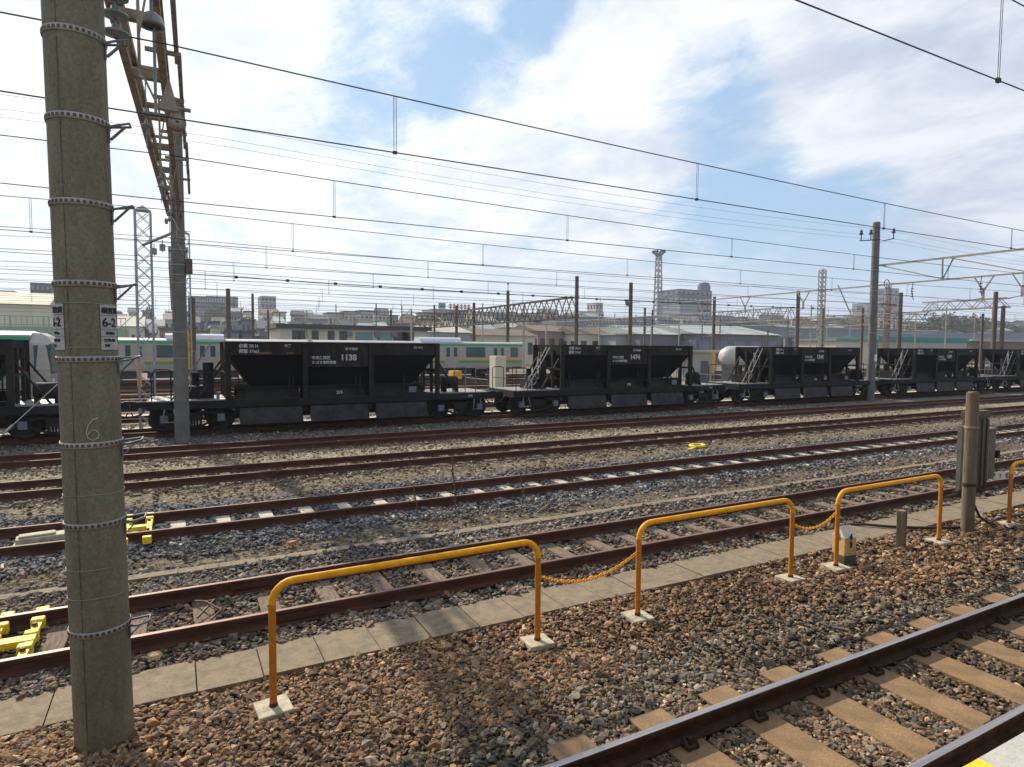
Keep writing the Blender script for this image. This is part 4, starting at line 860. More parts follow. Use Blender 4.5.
# white nosed train at the left
cc = empty('passenger_car', (-14.6, 33.2, 0), 0, 'white nosed front car of a train with dark windshield beside the thick pole', 'train car'); car(cc, 19.0, 1)
n_ = MB(); zb = .55
secs = [(9.45, 1.44, 3.33), (9.75, 1.42, 3.30), (9.98, 1.34, 3.18), (10.12, 1.22, 2.9)]
vs = []
for x, hw, zt in secs: vs += [(x, -hw, zb), (x, -hw-.02, 1.8), (x, -hw+.04, zt-.45), (x, -hw*.62, zt), (x, hw*.62, zt), (x, hw-.04, zt-.45), (x, hw+.02, 1.8), (x, hw, zb)]
fs = [(k*8+i, k*8+(i+1) % 8, (k+1)*8+(i+1) % 8, (k+1)*8+i) for k in range(3) for i in range(8)]+[tuple(range(24, 32))]
n_.add(vs, fs, 0, False); no = n_.build('nose', M['train'], cc, bevel=.04)
g = MB(); g.add([(10.135, -1.18, 1.6), (10.135, 1.18, 1.6), (10.13, 1.1, 2.86), (10.13, -1.1, 2.86)], [(0, 1, 2, 3)]); g.add([(10.125, -1.235, 1.7), (9.6, -1.47, 1.7), (9.6, -1.45, 2.78), (10.12, -1.22, 2.78)], [(0, 1, 2, 3)]); g.build('windshield', M['train_glass'], no)
g = MB(); g.span((10.13, -1.0, 1.2), (10.16, -.65, 1.4)); g.build('headlight', M['white'], no); g = MB(); g.span((10.13, .65, 1.2), (10.16, 1.0, 1.4)); g.build('headlight', M['white'], no)

# ------------------------------------------------------------------ yard odds and ends
def yellow_clamp(xc, Yc, label, ys=(-.47, .47, -.74, .74)):
    r = empty('rail_clamp', (xc, Yc, 0), 0, label, 'rail clamp')
    m = MB()
    for x_ in (-.16, .16): m.span((x_-.035, -.45, -.10), (x_+.035, .45, -.055))
    m.span((-.2, -.07, -.11), (.2, .07, -.045)); m.build('tie_bar', M['bright_yellow'], r)
    for x_ in (-.15, .15):
        for y_ in ys:
            m = MB(); m.box((x_, y_, -.085), (.12, .10, .11), rot=(0, 0, R(random.uniform(-6, 6)))); m.build('jaw', M['bright_yellow'], r, bevel=.012)
        for y_ in (-.30, .30): m = MB(); m.cyl((x_, y_, -.07), (x_, y_, -.02), .025, n=6); m.build('bolt', M['bolt'], r)
yellow_clamp(-1.44, Y1, 'yellow painted rail clamp between the rails left of the thick pole', (-.20, .12, .46, .74))
yellow_clamp(-.55, Y2, 'yellow painted rail clamp on the second track just right of the thick pole')
bx = MB(); bx.box((0, 0, .05), (.72, .26, .10)); bx.box((-.1, 0, .115), (.45, .18, .035))
tag(bx.build('cover_box', M['base'], loc=(-1.75, 11.55, -.16), rz=R(8), bevel=.015), 'flat pale cover box between the rails left of the thick pole', 'cover box')
rg = MB(); rg.tube([(.26*math.cos(a), .20*math.sin(a), .035) for a in [2*math.pi*k/24 for k in range(24)]], .05, 6, closed=True); rg.box((-.45, -.05, .01), (.5, .10, .03))
tag(rg.build('yellow_ring', M['bright_yellow'], loc=(14.1, 14.15, -.2), rz=R(20)), 'flat bright yellow ring lying on the dirt strip between two tracks', 'marker')
sc = MB(); sc.tube([(-.1, .3, .03), (.0, .05, .10), (.16, -.1, .03), (.05, -.3, .02)], .012, 6); sc.tube([(.02, .25, .02), (.1, .1, .08), (-.08, -.22, .03)], .012, 6)
tag(sc.build('loose_fastening', M['bolt'], loc=(.25, 7.60, -.15)), 'loose bent steel rod on a sleeper just right of the thick pole', 'scrap metal')
pv = MB()
pv.lathe([(.001, 0), (.055, .0), (.075, .03), (.06, .06), (.02, .075), (.001, .075)], 7, c=(0, 0, 0), smooth=False); tag(pv.build('boulder', M['stone_ochre'], loc=(-.22, 6.72, -.19)), 'large ochre stone between the rail and the walkway right of the thick pole', 'stone')
pb_ = MB(); pb_.box((0, 0, .03), (.12, .07, .06), rot=(0, 0, .4)); tag(pb_.build('brick', mat('brick_orange', (.5, .2, .1)), loc=grd(292, 545), bevel=.01), 'small orange brick on the grey stones behind the first guard rail', 'brick')
def weed(loc, h, n, label):
    r = empty('dry_weed', loc, 0, label, 'weed', 'dead weeds beside the pale sleeper track'); m = MB()
    m.tube([(0, 0, 0), (-.02, 0, h*.4), (-.06, .01, h*.75), (-.07, 0, h)], .013, 5); m.build('stem', M['weed'], r)
    for k in range(n):
        a = random.uniform(-1, 1); z = h*random.uniform(.05, .5); q = MB(); q.tube([(-.02, 0, z), (.06*a, .02, z+.12), (.17*a, .03, z+h*.35)], .005, 4); q.build('twig', M['weed'], r)
weed((4.47, 10.42, -.18), 1.02, 4, 'tall dead weed stalk, highest of those behind the first guard rail')
weed((5.9, 10.45, -.18), .62, 1, 'thin dead weed stalk standing right of the tall one'); weed((3.75, 10.45, -.18), .55, 1, 'thin dead weed stalk standing left of the tall one')
for i, (px, Y, z, h) in enumerate(((298, 10.0, 0, .3), (630, 9.9, 0, .25))):
    pass

gm2 = MB(); rg2 = random.Random(4); cl = [(rg2.uniform(-2, 26), rg2.choice((9.62, 9.8, 10.05, 13.6, 14.0, 17.4, 8.95))+rg2.uniform(-.15, .15)) for _ in range(150)]
for cx_, cy_ in cl:
    for k in range(26):
        x_, y_ = cx_+rg2.gauss(0, .16), cy_+rg2.gauss(0, .07); h_g = rg2.uniform(.03, .11); a_ = rg2.uniform(0, 6.28); l_ = rg2.uniform(.02, .07); w_ = .003
        p0 = Vector((x_, y_, -.19)); p1 = p0+Vector((math.cos(a_)*l_, math.sin(a_)*l_, h_g+.03)); sd_ = Vector((-math.sin(a_), math.cos(a_), 0))*w_
        gm2.add([p0-sd_, p0+sd_, p1], [(0, 1, 2)])
tag(gm2.build('dry_grass', mat('dry_grass', (.36, .24, .11), (.20, .13, .06), 3)), 'tufts of dry straw coloured grass on the dirt strips between the tracks', 'grass', kind='stuff')
# platforms' small yard furniture seen between and behind the wagons
def box_thing(name, x0, y0, x1, y1, Y, d, m, label, cat, loc_y=None, group=None):
    a = at(x0, y0, Y); b_ = at(x1, y1, Y); o = MB(); o.span((0, 0, 0), (b_.x-a.x, d, a.z-b_.z)); return tag(o.build(name, M[m], loc=(a.x, Y, b_.z), bevel=.02), label, cat, group)
box_thing('control_cabinet', 495.5, 356, 506, 388, 33, .8, 'cream', 'tall cream trackside cabinet between wagons 1138 and 1474', 'cabinet')
box_thing('crate', 453, 371, 462, 379, 40, .8, 'orange_bright', 'orange brown wooden crate behind the right end of wagon 1138', 'crate')
box_thing('sign_board', 136.5, 361, 142, 387, 38, .1, 'orange_bright', 'narrow yellow board standing on the yard left of the lattice mast', 'sign')
box_thing('barrier_post', 712.5, 352, 715, 374, 40, .2, 'orange_bright', 'bright yellow post left of the white tank', 'post')
hut = empty('yard_hut', at(690, 370, 36), 0, 'small pale hut with flat white roof right behind wagon 1474', 'hut')
hut.location.z = -.2; q = MB(); q.span((0, 0, 0), (2.3, 3, 2.75)); q.build('wall', M['tankwhite'], hut); q = MB(); q.span((-5.2, -.5, 2.76), (2.7, 3.3, 2.95)); q.build('roof', M['offwhite'], hut)
q = MB(); q.span((1.1, -.03, .1), (1.9, -.002, 2.1)); q.build('door', M['greymetal'], hut)
tk = empty('storage_tank', at(735.5, 357, 34), 0, 'white cylindrical tank with rounded end behind the left end of the third wagon', 'tank'); tk.location.z = 2.2
q = MB(); q.lathe([(.001, -1.3), (.4, -1.25), (.72, -1.05), (.85, -.7), (.85, 2.4), (.72, 2.75), (.001, 2.9)], 24, axis='X'); q.build('shell', M['tankwhite'], tk)
q = MB(); q.span((-.7, -.6, -2.1), (-.4, .6, -.5)); q.span((1.7, -.6, -2.1), (2.0, .6, -.5)); q.build('saddle', M['concrete'], tk)

# ------------------------------------------------------------------ poles and gantries of the far yard
def far_pole(px, ytop, X, label, w=.17, m='pole_brown', extra=None):
    q = ray(px, 345); Y = X*q.y/q.x if X else extra; p = at(px, ytop, Y)
    return round_pole((p.x, Y, -.2), p.z+.2, w, w*.9, label, m, 'brown poles of the far yard'), p.x, Y, p.z
fp = {}
G1 = 36.7; G2 = 73.4
for nm, px, yt, X, w, l in [('a', 577, 276.5, G1, .21, 'tall brown pole behind wagon 1474 where the long lattice beam starts'), ('b', 631, 283, G1, .19, 'brown pole with a round loudspeaker behind the middle of wagon 1474'),
                          ('c', 508, 291, G1, .22, 'brown pole with a thin tip above the gap between wagons 1138 and 1474'), ('d', 474, 303, G1, .22, 'short brown pole just right of the far red sign'), ('e', 456.5, 306, G1, .22, 'short brown pole under the far red sign'),
                          ('f', 714.5, 297, G2, .26, 'brown pole in front of the grey mint roofed shed'), ('g', 798.5, 291, G2, .26, 'brown pole just left of the cream lattice mast'), ('h', 824, 308, G2, .2, 'thin brown pole just right of the cream lattice mast'),
                          ('i', 863, 308, G2, .16, 'thin brown pole just left of the tall insulator pole'), ('j', 901, 293, G2, .24, 'brown pole right of the rusty lattice mast'), ('k', 996, 292, G2, .22, 'brown pole furthest right but one over the last wagon'), ('l', 1003.5, 306, G2, .2, 'thin brown pole furthest right over the last wagon'),
                          ('m', 645, 308, G2, .22, 'short brown pole left of the light tower'), ('n', 652.5, 310, G2, .15, 'very thin pole directly beneath the light tower'), ('o', 768, 330, G2, .1, 'very thin short pole before the shed wall'), ('p', 983, 314, G2, .14, 'thin short pole before the trees at the right')]:
    fp[nm] = far_pole(px, yt, X, l, w, 'pole_brown')
for px, yt, Y, w, l in [(191.5, 298, 40, .2, 'brown pole directly right of the tapered grey pole'), (228, 289, 62, .2, 'dark pole before the dark hilltop building left of centre'), (252.5, 294, 66, .13, 'thin dark pole above the left end of wagon 1138'), (268, 310, 70, .11, 'very thin dark pole over wagon 1138'), (391, 310, 80, .15, 'thin pole before the cream office building')]:
    far_pole(px, yt, None, l, w, 'pole_brown', Y)
q = MB(); q.cyl((0, 0, 0), (0, 0, .9), .04, n=6); q.lathe([(.03, 0), (.2, .05), (.06, .2)], 10, c=(0, 0, .8)); q.build('tip', M['pole_grey'], fp['c'][0], (0, 0, fp['c'][3]+.2))
q = MB(); q.lathe([(.05, -.3), (.32, .05), (.3, .1), (.05, .1)], 12, axis='Y', c=(-.5, -.3, 0)); q.bar((-.5, -.1, 0), (1.0, -.1, .1), .05); q.build('loudspeaker', M['greymetal'], fp['b'][0], (0, 0, fp['b'][3]-1.6))
def far_gantry(X, Y0, Y1_, z, hgt, m, label, seg):
    r = empty('gantry_beam', (X, Y0, z), 0, label, 'gantry'); lattice_beam(r, (0, 0, 0), (0, Y1_-Y0, 0), .7, .7, hgt, seg, m, .12, .07); return r
far_gantry(G1, fp['a'][2]+.3, 105, 6.0, 2.1, 'pole_brown', 'long dark lattice gantry beam receding left from the tall brown pole behind wagon 1474', 20)
far_gantry(G2, 40, 56, 5.9, 1.2, 'beam_pale', 'pale lattice gantry beam right of the tall insulator pole', 8)
far_gantry(G2, 32, 40, 7.2, .9, 'beam_pale', 'pale lattice gantry beam at the right edge over the last wagon', 5)
far_gantry(G2, 56.5, 72, 6.8, 1.7, 'beam_pale', 'pale lattice gantry beam above the mint roofed shed', 9)
far_gantry(G2, 72.5, 120, 6.8, 1.7, 'lattice_white', 'pale lattice gantry beam left of the mint roofed shed behind the light tower', 22)
far_gantry(G1*3, 60, 100, 8.0, .9, 'beam_pale', 'faint lattice gantry beam far away at the right', 16)
far_gantry(.3, 33, 75, 6.6, .7, 'lattice_white', 'pale lattice gantry beam receding behind the tapered grey pole', 24)
p_ = at(886.5, 345, 44); h_ = at(886.5, 283, 44).z
rm_ = lattice_mast((p_.x, 44, -.2), .34, h_+.2, 'lattice_rust', 'rusty orange lattice mast just right of the tall insulator pole', cap=False)
q = MB(); q.bar((-1.6, 0, h_-2.2), (1.6, 0, h_-2.2), .12); q.bar((-1.3, 0, h_-2.2), (0, 0, h_-3.3), .07); q.bar((1.3, 0, h_-2.2), (0, 0, h_-3.3), .07); q.tube([(.0+.5*math.cos(a)-.4, 0, h_+.1+.5*math.sin(a)) for a in [2*math.pi*k/14 for k in range(14)]], .05, 5, closed=True); q.build('crossarm', M['lattice_rust'], rm_)
# light tower
p_ = at(657, 345, 150); ht = at(657, 256, 150).z
lt = lattice_mast((p_.x, 150, -.2), 2.3, ht+.2, 'lattice_white', 'tall lattice light tower with a round lamp platform at the top', cap=False, top=1.1, name='light_tower', seg=18)
q = MB(); q.lathe([(.6, 0), (1.3, .6), (1.5, .7), (1.5, 1.0), (.6, 1.0)], 12, c=(0, 0, ht)); q.build('lamp_platform', M['lattice_white'], lt)
for k in range(10):
    a = 2*math.pi*k/10; q = MB(); q.box((1.75*math.cos(a), 1.75*math.sin(a), ht+1.5), (.6, .6, .7), rot=(0, .3, a)); q.build('floodlight', M['greymetal'], lt)

rq = random.Random(21)
for k in range(34):
    px = 285+k*22+rq.uniform(-8, 8); Y = rq.choice((66, 78, 92, 110)); yt = rq.uniform(303, 318)
    if px > 1015: continue
    p_ = at(px, yt, Y); lp = empty('catenary_mast', (p_.x, Y, -.2), 0, 'far thin catenary mast with a bracket arm among the clutter of poles', 'mast', 'far thin catenary masts with bracket arms')
    q = MB(); q.bar((0, 0, 0), (0, 0, p_.z+.2), .16); q.build('post', M[rq.choice(('beam_pale', 'pole_brown', 'pole_grey'))], lp)
    q = MB(); sgn_ = rq.choice((-1, 1)); hh = rq.uniform(5.5, 6.6); q.bar((0, 0, hh), (0, -sgn_*3, hh+.1), .09); q.bar((0, 0, hh+.9), (0, -sgn_*2.6, hh+.1), .06); q.bar((-1.2, 0, hh+.5), (1.2, 0, hh+.5), .09); q.build('bracket_arm', M['beam_pale'], lp)

# ------------------------------------------------------------------ buildings
def building(x0, x1, ytop, Y, depth, wall, label, roof=None, rows=0, cols=0, ww=.5, cat='building', zb=-.2, win='windark', eave=.4, roof_h=.5, gable=False, name='building', wh=None, group=None):
    a = at(x0, ytop, Y); b_ = at(x1, ytop, Y); L_ = b_.x-a.x; H_ = a.z-zb
    r = empty(name, (a.x, Y, zb), 0, label, cat, group); m = MB(); m.span((0, 0, 0), (L_, depth, H_)); m.build('wall', M[wall], r)
    if roof:
        m = MB()
        if gable: m.add([(-eave, -eave, H_), (L_+eave, -eave, H_), (L_+eave, depth+eave, H_), (-eave, depth+eave, H_), (-eave, depth/2, H_+roof_h), (L_+eave, depth/2, H_+roof_h)], [(0, 1, 5, 4), (3, 4, 5, 2), (0, 4, 3), (1, 2, 5), (3, 2, 1, 0)])
        else: m.span((-eave, -eave, H_+.01), (L_+eave, depth+eave, H_+roof_h))
        m.build('roof', M[roof], r)
    else:
        m = MB(); m.span((-.1, -.1, H_+.01), (L_+.1, depth+.1, H_+.25)); m.build('parapet', M[wall], r)
    for i in range(rows):
        for j in range(cols):
            ph = H_/rows; pw = L_/cols; wz = (i+.35)*ph; hh = wh or ph*.42; m = MB(); m.span(((j+.5-ww/2)*pw, -.06, wz), ((j+.5+ww/2)*pw, -.002, wz+hh)); m.build('window', M[win], r)
            m = MB()
    for i in range(rows):
        for j in range(max(1, int(depth/ (L_/max(cols, 1)))) if cols else 0):
            ph = H_/rows; n_c = max(1, int(depth/(L_/cols))); pw = depth/n_c; m = MB(); m.span((-.06, (j+.5-ww/2)*pw, (i+.35)*ph), (-.002, (j+.5+ww/2)*pw, (i+.35)*ph+(wh or ph*.42))); m.build('window', M[win], r)
    return r
# office building behind wagon 1138
of = building(280, 427, 328, 78, 9, 'cream', 'long cream office building with dark flat roof and teal windows behind wagon 1138', roof='darkroof', eave=.5, roof_h=.5)
Zo = of.location.z
for px, w_, mt in ((296, .9, 'windark'), (302, .7, 'windark'), (315, .8, 'windark'), (331, .8, 'windark'), (343, .9, 'windark'), (364, 2.1, 'winblue'), (384.5, 1.9, 'winblue'), (401, 2.0, 'windark'), (408, 1.6, 'windark')):
    p_ = at(px, 331, 78); q = MB(); q.span((p_.x-of.location.x-w_/2, -.08, 3.3), (p_.x-of.location.x+w_/2, -.003, 4.95 if mt == 'windark' else 4.85)); w_o = q.build('window', M[mt], of); 
for px in (349, 377, 394): p_ = at(px, 331, 78); q = MB(); q.span((p_.x-of.location.x-.35, -.4, 4.3), (p_.x-of.location.x+.35, -.01, 4.9)); q.build('aircon_unit', M['greymetal'], of)
mt_ = building(696, 779, 333.5, 92, 22, 'greymetal', 'wide grey shed with a pale mint roof behind the white tank', roof='mintroof', gable=True, roof_h=2.2, eave=.4, rows=1, cols=5, ww=.6, win='bluebld2', cat='shed', name='shed')
vt = building(640, 690, 334, 96, 18, 'greymetal', 'small green grey shed with two cream doors beside the mint roofed shed', roof='mintroof', gable=True, roof_h=2.0, rows=0, cols=0, cat='shed', name='shed')
for px in (663.5, 672): p_ = at(px, 340, 96); q = MB(); q.span((p_.x-vt.location.x-.9, -.1, 0), (p_.x-vt.location.x+.9, -.01, 3.6)); q.build('door', M['offwhite'], vt)
gt = building(878, 967, 341, 84, 14, 'offwhite', 'flat cream building with a green roof edge behind the wagons at the right', roof='greentrim', eave=.3, roof_h=1.0)
building(836, 877, 341, 84.5, 10, 'cream', 'low pale building with dull green roof just left of the tall insulator pole', roof='concrete', eave=.3, roof_h=.6)
building(972, 1040, 341, 95, 12, 'brownroof', 'low brown shed at the right edge behind the last wagon', roof='offwhite', eave=.5, roof_h=.5, cat='shed', name='shed')
building(430, 470, 332, 95, 12, 'mintroof', 'low mint coloured shed right of the cream office building', roof='offwhite', gable=True, roof_h=1.2, cat='shed', name='shed')
building(538, 575, 331, 110, 14, 'pink', 'low pinkish brown building behind the tall brown pole', roof='brownroof', gable=True, roof_h=1.5, rows=1, cols=4)
building(578, 612, 334, 105, 10, 'cream', 'low beige house right of the tall brown pole', roof='brownroof', gable=True, roof_h=1.6, rows=1, cols=3)
building(616, 632, 335, 100, 8, 'mintroof', 'small pale teal hut left of the sheds', roof='offwhite', roof_h=.3)
building(476, 535, 335, 100, 10, 'cream', 'low tan roofed building behind the gap right of wagon 1138', roof='brownroof', gable=True, roof_h=1.3, rows=1, cols=6)
# hazy far ones
bt = building(679, 712, 289, 420, 26, 'bluebld', 'big blue grey high rise with stepped left side on the skyline', rows=9, cols=7, ww=.6, win='bluebld2', cat='high rise', name='high_rise')
q = MB(); Lx = at(712, 293, 420).x-at(679, 293, 420).x; Hh = at(679, 293, 420).z; q.span((-4, -6, 0), (Lx*.42, 20, Hh*.8)); q.build('lower_wing', M['bluebld2'], bt)
q = MB(); q.lathe([(5.8, 0), (5.8, Hh*.28+5), (4.4, Hh*.28+8), (.1, Hh*.28+9)], 10, c=(Lx*.90, 6, Hh*.78)); q.build('round_tower', M['bluebld'], bt)
for k in range(7): q = MB(); q.span((Lx*.28, -7.2, Hh*(.1+.09*k)), (Lx*.40, -6.02, Hh*(.14+.09*k))); q.build('balcony', M['bluebld'], bt)
building(724, 748, 324, 480, 25, 'bluebld2', 'hazy pale apartment block right of the big high rise', rows=4, cols=8, win='bluebld')
building(580, 604, 312, 330, 18, 'offwhite', 'cream stepped tower block right of the tall brown pole', rows=6, cols=6, ww=.45)
building(596, 603, 303, 332, 10, 'offwhite', 'slim cream tower on top of the stepped block', rows=6, cols=2, ww=.4)
sgn = building(434, 471, 309, 340, 20, 'bluebld2', 'pale building with red and green rooftop letters on the skyline', rows=4, cols=8, win='bluebld')
Ls = at(471, 309, 340).x-at(434, 309, 340).x; Hs = at(434, 309, 340).z+.2
q = MB(); 
for k in range(6):
    x_ = Ls*.40+k*Ls*.1; q.span((x_, -.3, Hs+.8), (x_+Ls*.07, .2, Hs+1.6)); q.span((x_, -.3, Hs+2.3), (x_+Ls*.07, .2, Hs+3.1)); q.span((x_+Ls*.025, -.28, Hs+.3), (x_+Ls*.045, .18, Hs+3.5))
q.build('rooftop_sign', M['red'], sgn); q = MB(); q.span((Ls*.12, -.3, Hs+.4), (Ls*.30, .2, Hs+3.6)); q.build('rooftop_sign', M['signgreen'], sgn)
building(191, 206, 296, 520, 40, 'bluebld', 'dark wide building on the left hilltop', rows=5, cols=7, ww=.5, win='bluebld2')
building(206, 238, 296, 522, 40, 'bluebld', 'long dark stepped building crowning the left hill', rows=6, cols=12, ww=.5, win='bluebld2')
building(261, 276, 296, 500, 20, 'bluebld2', 'pale tower block on the skyline above wagon 1138', rows=8, cols=4, ww=.5, win='bluebld')
building(889, 899, 288, 380, 16, 'bluebld2', 'tall pale grey silo tower right of the tall insulator pole', rows=9, cols=2, ww=.4, win='bluebld'); building(868, 880, 303, 384, 16, 'bluebld2', 'grey silo tower left of and behind the tall insulator pole', rows=5, cols=2, ww=.4)
building(30, 50, 283, 300, 18, 'bluebld', 'dark grey blue tower block left of the thick pole', rows=7, cols=4, ww=.4, win='bluebld2'); building(0, 14, 291, 320, 16, 'bluebld2', 'pale block at the far left edge', rows=6, cols=4, ww=.5, win='bluebld')
building(-12, 47, 303, 120, 14, 'cream', 'cream hall with curved roof above the green footbridge', roof='cream', gable=True, roof_h=2.2, rows=0)
building(118, 142, 326, 130, 12, 'cream', 'cream low house right of the thick pole', roof='offwhite', gable=True, roof_h=2.0, rows=1, cols=4)
# small houses of the town
wallm = ['offwhite', 'concrete', 'cream', 'bluebld2', 'pink', 'greymetal']; roofm = ['darkroof', 'brownroof', 'bluebld', 'concrete', 'mintroof']
adj = {'offwhite': 'off white', 'concrete': 'concrete grey', 'cream': 'cream', 'bluebld2': 'pale blue', 'pink': 'pinkish', 'greymetal': 'mid grey', 'darkroof': 'dark', 'brownroof': 'brown', 'bluebld': 'blue grey', 'mintroof': 'mint'}
rr = random.Random(5); px = 112
while px < 1040:
    for row in range(3):
        Y = [150, 210, 290][row]+rr.uniform(-18, 18); w = rr.uniform(7, 17)
        yt = [330, 322, 314][row]+rr.uniform(-3, 4)+ (4 if px > 560 else 0)
        if px > 900: yt += 6
        if row == 0 and px > 640: continue
        wm, rm2 = rr.choice(wallm), rr.choice(roofm); g_ = rr.random() < .45; q0 = px+rr.uniform(-4, 4)
        building(q0, q0+w, yt, Y, rr.uniform(8, 12), wm, 'far %s house with %s %s roof in the %s row of the town' % (adj[wm], adj[rm2], 'pitched' if g_ else 'flat', ['front', 'middle', 'back'][row]), roof=rm2, gable=g_, roof_h=2.0 if g_ else .5, rows=2 if row else 1, cols=3, ww=.45, cat='house', name='house', group='small far houses %s %s %s %d' % (adj[wm], adj[rm2], 'pitched' if g_ else 'flat', row))
    px += rr.uniform(13, 19)
# green footbridge left
fb = empty('footbridge', (-9, 62, 4.0), 0, 'pale green footbridge with lattice railing behind the left wagon', 'footbridge')
zA = at(20, 333, 62).z-4.0; zB = at(20, 316, 62).z-4.0; q = MB(); q.span((-6, 0, zA-.25), (5.6, 3, zA+.45)); q.build('deck', M['bridge'], fb)
q = MB(); 
for z in (zA+.5, (zA+zB)/2, zB): q.bar((-6, 0, z), (5.6, 0, z), .07)
k = -6
while k < 5.6: q.bar((k, 0, zA), (k, 0, zB), .05 if int(k*2.5) % 5 else .12); k += .35
q.build('railing', M['bridge'], fb)
q = MB(); q.span((-5.5, 1, -4.2), (-4.8, 2, zA-.3)); q.span((4.4, 1, -4.2), (5.1, 2, zA-.3)); q.build('pier', M['concrete'], fb)
# viaduct
vi = empty('viaduct', (0, 190, 0), 0, 'long grey blue elevated road wall crossing behind the sheds at the right', 'viaduct')
za = at(900, 331, 190).z; zb2 = at(900, 340, 190).z; q = MB(); q.span((120, 0, zb2), (620, 10, za)); q.build('deck', M['viaduct'], vi)
q = MB(); 
for k in range(20): q.span((125+k*25, 3, -.2), (127.5+k*25, 7, zb2-.01))
q.build('pier', M['viaduct'], vi)
# crane on the skyline
cr_ = empty('tower_crane', at(852, 330, 420), 0, 'tiny reddish tower crane on the skyline left of the tall insulator pole', 'crane'); q = MB(); q.bar((0, 0, 0), (0, 0, 16), 1.4); q.build('mast', M['bluebld'], cr_); q = MB(); q.bar((0, 0, 13), (-26, 0, 46), 1.0); q.bar((0, 0, 13), (18, 0, 26), .8); q.build('jib', M['lattice_rust'], cr_)

# ------------------------------------------------------------------ hill and trees
hl = MB(); xs_ = np.linspace(-700, 2600, 90); prof_ = []
for x in xs_: prof_.append(26+7*math.sin(x*.011)+5*math.sin(x*.031+1)+3*math.sin(x*.083))
vs = []; fs = []
for j, (dy, hf) in enumerate(((0, 0), (60, .55), (130, .9), (200, 1.0), (330, .5))):
    for i, x in enumerate(xs_): vs.append((x, 640+dy+15*math.sin(x*.02), -.2+prof_[i]*hf+random.uniform(-1, 1)*(hf > 0)))
nx = len(xs_)
for j in range(4):
    for i in range(nx-1): fs.append((j*nx+i, j*nx+i+1, (j+1)*nx+i+1, (j+1)*nx+i))
hl.add(vs, fs, 0, True); tag(hl.build('hill', M['hill']), kind='structure')
def crown(seed, mt):
    rr = random.Random(seed); m = MB(); lobes = [(rr.uniform(-.6, .6), rr.uniform(-.6, .6), rr.uniform(-.3, .45), rr.uniform(.35, .6)) for _ in range(9)]
    for lx, ly, lz, lr in lobes:
        for k in range(150):
            d = Vector((rr.gauss(0, 1), rr.gauss(0, 1), rr.gauss(0, 1))).normalized()*lr*rr.uniform(.55, 1.08); c = Vector((lx, ly, lz))+d; s_ = rr.uniform(.035, .085)
            a = Vector((rr.gauss(0, 1), rr.gauss(0, 1), rr.gauss(0, 1))).normalized()*s_; b_ = a.cross(d+Vector((.01, .02, .3))).normalized()*s_
            m.add([c-a-b_*.6, c+a-b_*.6, c+a+b_*.6, c-a+b_*.6], [(0, 1, 2, 3)])
    return m
tp = {}
def tree(px, ytop, Y, wpx, kind, label):
    p_ = at(px, ytop, Y); h = p_.z+.2; w = (at(px+wpx, ytop, Y).x-at(px-wpx, ytop, Y).x)/2
    r = empty('tree', (p_.x, Y, -.2), random.uniform(0, 6), label, 'tree', 'trees beyond the yard')
    key = (kind, random.randrange(3))
    if key not in tp:
        o = crown(hash(key) % 1000 if False else (kind == 'foliage')*10+key[1], kind).build('crown', M[kind], r); tp[key] = o.data
    else:
        o = bpy.data.objects.new('crown', tp[key]); col.objects.link(o); o.parent = r
    o.location = (0, 0, h*.62); o.scale = (w*1.05, w*1.05, h*.42)
    t = MB(); t.cyl((0, 0, 0), (0, 0, h*.6), w*.10, w*.05, 8); t.bar((0, 0, h*.35), (w*.4, 0, h*.6), w*.05); t.bar((0, 0, h*.4), (-w*.35, w*.2, h*.65), w*.05); t.build('trunk', M['bark'], r)
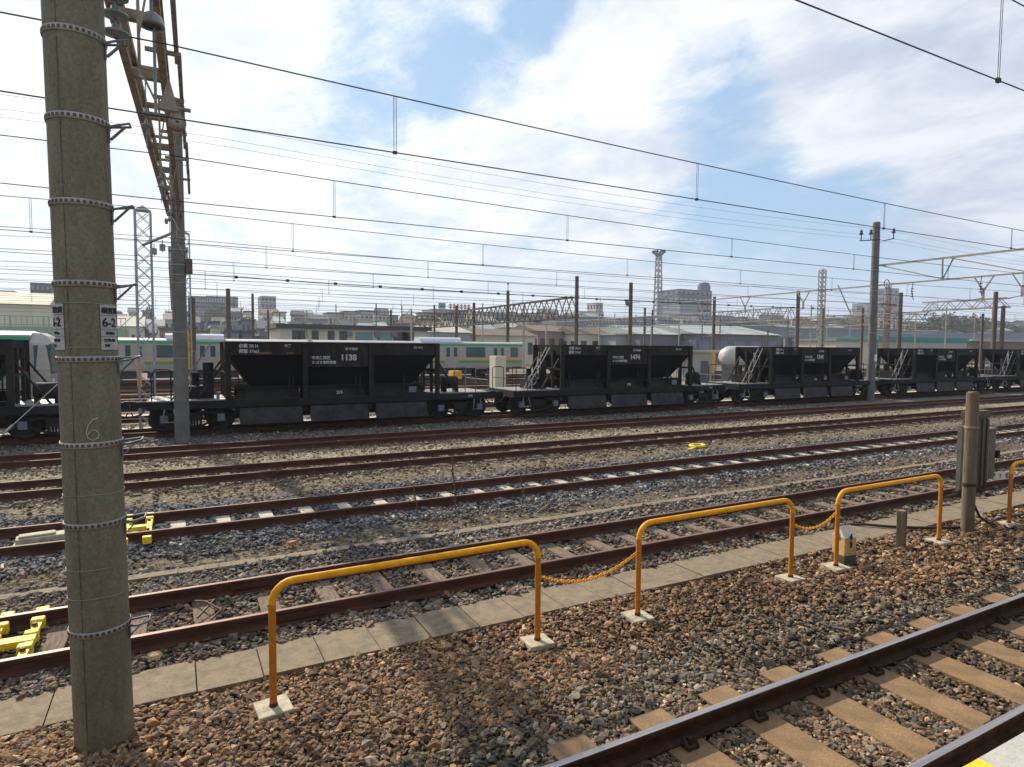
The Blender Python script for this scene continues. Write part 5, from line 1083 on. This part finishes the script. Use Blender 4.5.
specs = [(832, 322, 260, 9, 'foliage'), (843, 316, 255, 9, 'foliage'), (856, 319, 265, 8, 'foliage'), (936, 316, 240, 9, 'foliage2'), (948, 309, 236, 10, 'foliage'), (961, 312, 240, 9, 'foliage'), (972, 311, 244, 9, 'foliage2'), (984, 315, 250, 9, 'foliage'), (924, 319, 250, 9, 'foliage'),
         (40, 292, 210, 16, 'foliage'), (60, 296, 215, 12, 'foliage'), (150, 303, 300, 9, 'foliage'), (216, 301, 380, 10, 'foliage'), (240, 304, 380, 8, 'foliage'), (345, 313, 380, 10, 'foliage'), (318, 317, 330, 8, 'foliage2'), (300, 318, 340, 7, 'foliage'), (270, 320, 280, 7, 'foliage'), (1005, 319, 250, 10, 'foliage'), (910, 322, 255, 8, 'foliage2'), (500, 318, 330, 9, 'foliage'), (530, 318, 320, 9, 'foliage'), (610, 320, 330, 9, 'foliage'), (640, 320, 330, 8, 'foliage'), (790, 324, 270, 9, 'foliage'), (812, 323, 270, 9, 'foliage')]
lab = ['leftmost tree of the dark clump right of the cream lattice mast', 'tallest tree of the clump right of the cream lattice mast', 'tree of the clump nearest to the tall insulator pole', 'brownish autumn tree left in the big right hand clump', 'highest green tree of the big right hand clump', 'green tree in the middle of the big right hand clump',
       'brownish autumn tree on the right side of the big clump', 'green tree at the right end of the big clump', 'green tree at the left end of the big clump', 'big dark tree left of the thick pole', 'dark tree partly hidden by the thick pole', 'tree between the thick pole and the lattice mast', 'tree on the left hilltop beside the tapered pole', 'small tree right below the dark hilltop building',
       'tree on the skyline above the number 1138', 'brownish tree above the left roof end of the cream office', 'small green tree above the left corner of the cream office', 'low tree left of the cream office building', 'green tree near the right edge of the photo', 'low brownish tree right of the rusty lattice mast', 'tree behind the long lattice beam, left one', 'tree behind the long lattice beam, right one', 'tree right of the stepped cream tower', 'tree left of the light tower', 'tree left of the cream lattice mast', 'tree right behind the cream lattice mast']
for s_, l in zip(specs, lab): tree(*s_, l)

# ------------------------------------------------------------------ haze
hb = MB(); hb.span((-900, -60, -1.3), (3000, 1100, 75)); ho = tag(hb.build('haze', None), kind='stuff')
hmt = bpy.data.materials.new('haze'); hmt.use_nodes = True; t = hmt.node_tree; t.nodes.clear(); o_ = t.nodes.new('ShaderNodeOutputMaterial'); pv_ = t.nodes.new('ShaderNodeVolumePrincipled')
pv_.inputs['Color'].default_value = (.80, .88, 1, 1); pv_.inputs['Density'].default_value = .00030; pv_.inputs['Anisotropy'].default_value = .3; t.links.new(pv_.outputs[0], o_.inputs['Volume'])
ho.data.materials.clear(); ho.data.materials.append(hmt); ho['label'] = 'pale blue haze in the air over the whole yard'; ho['category'] = 'haze'
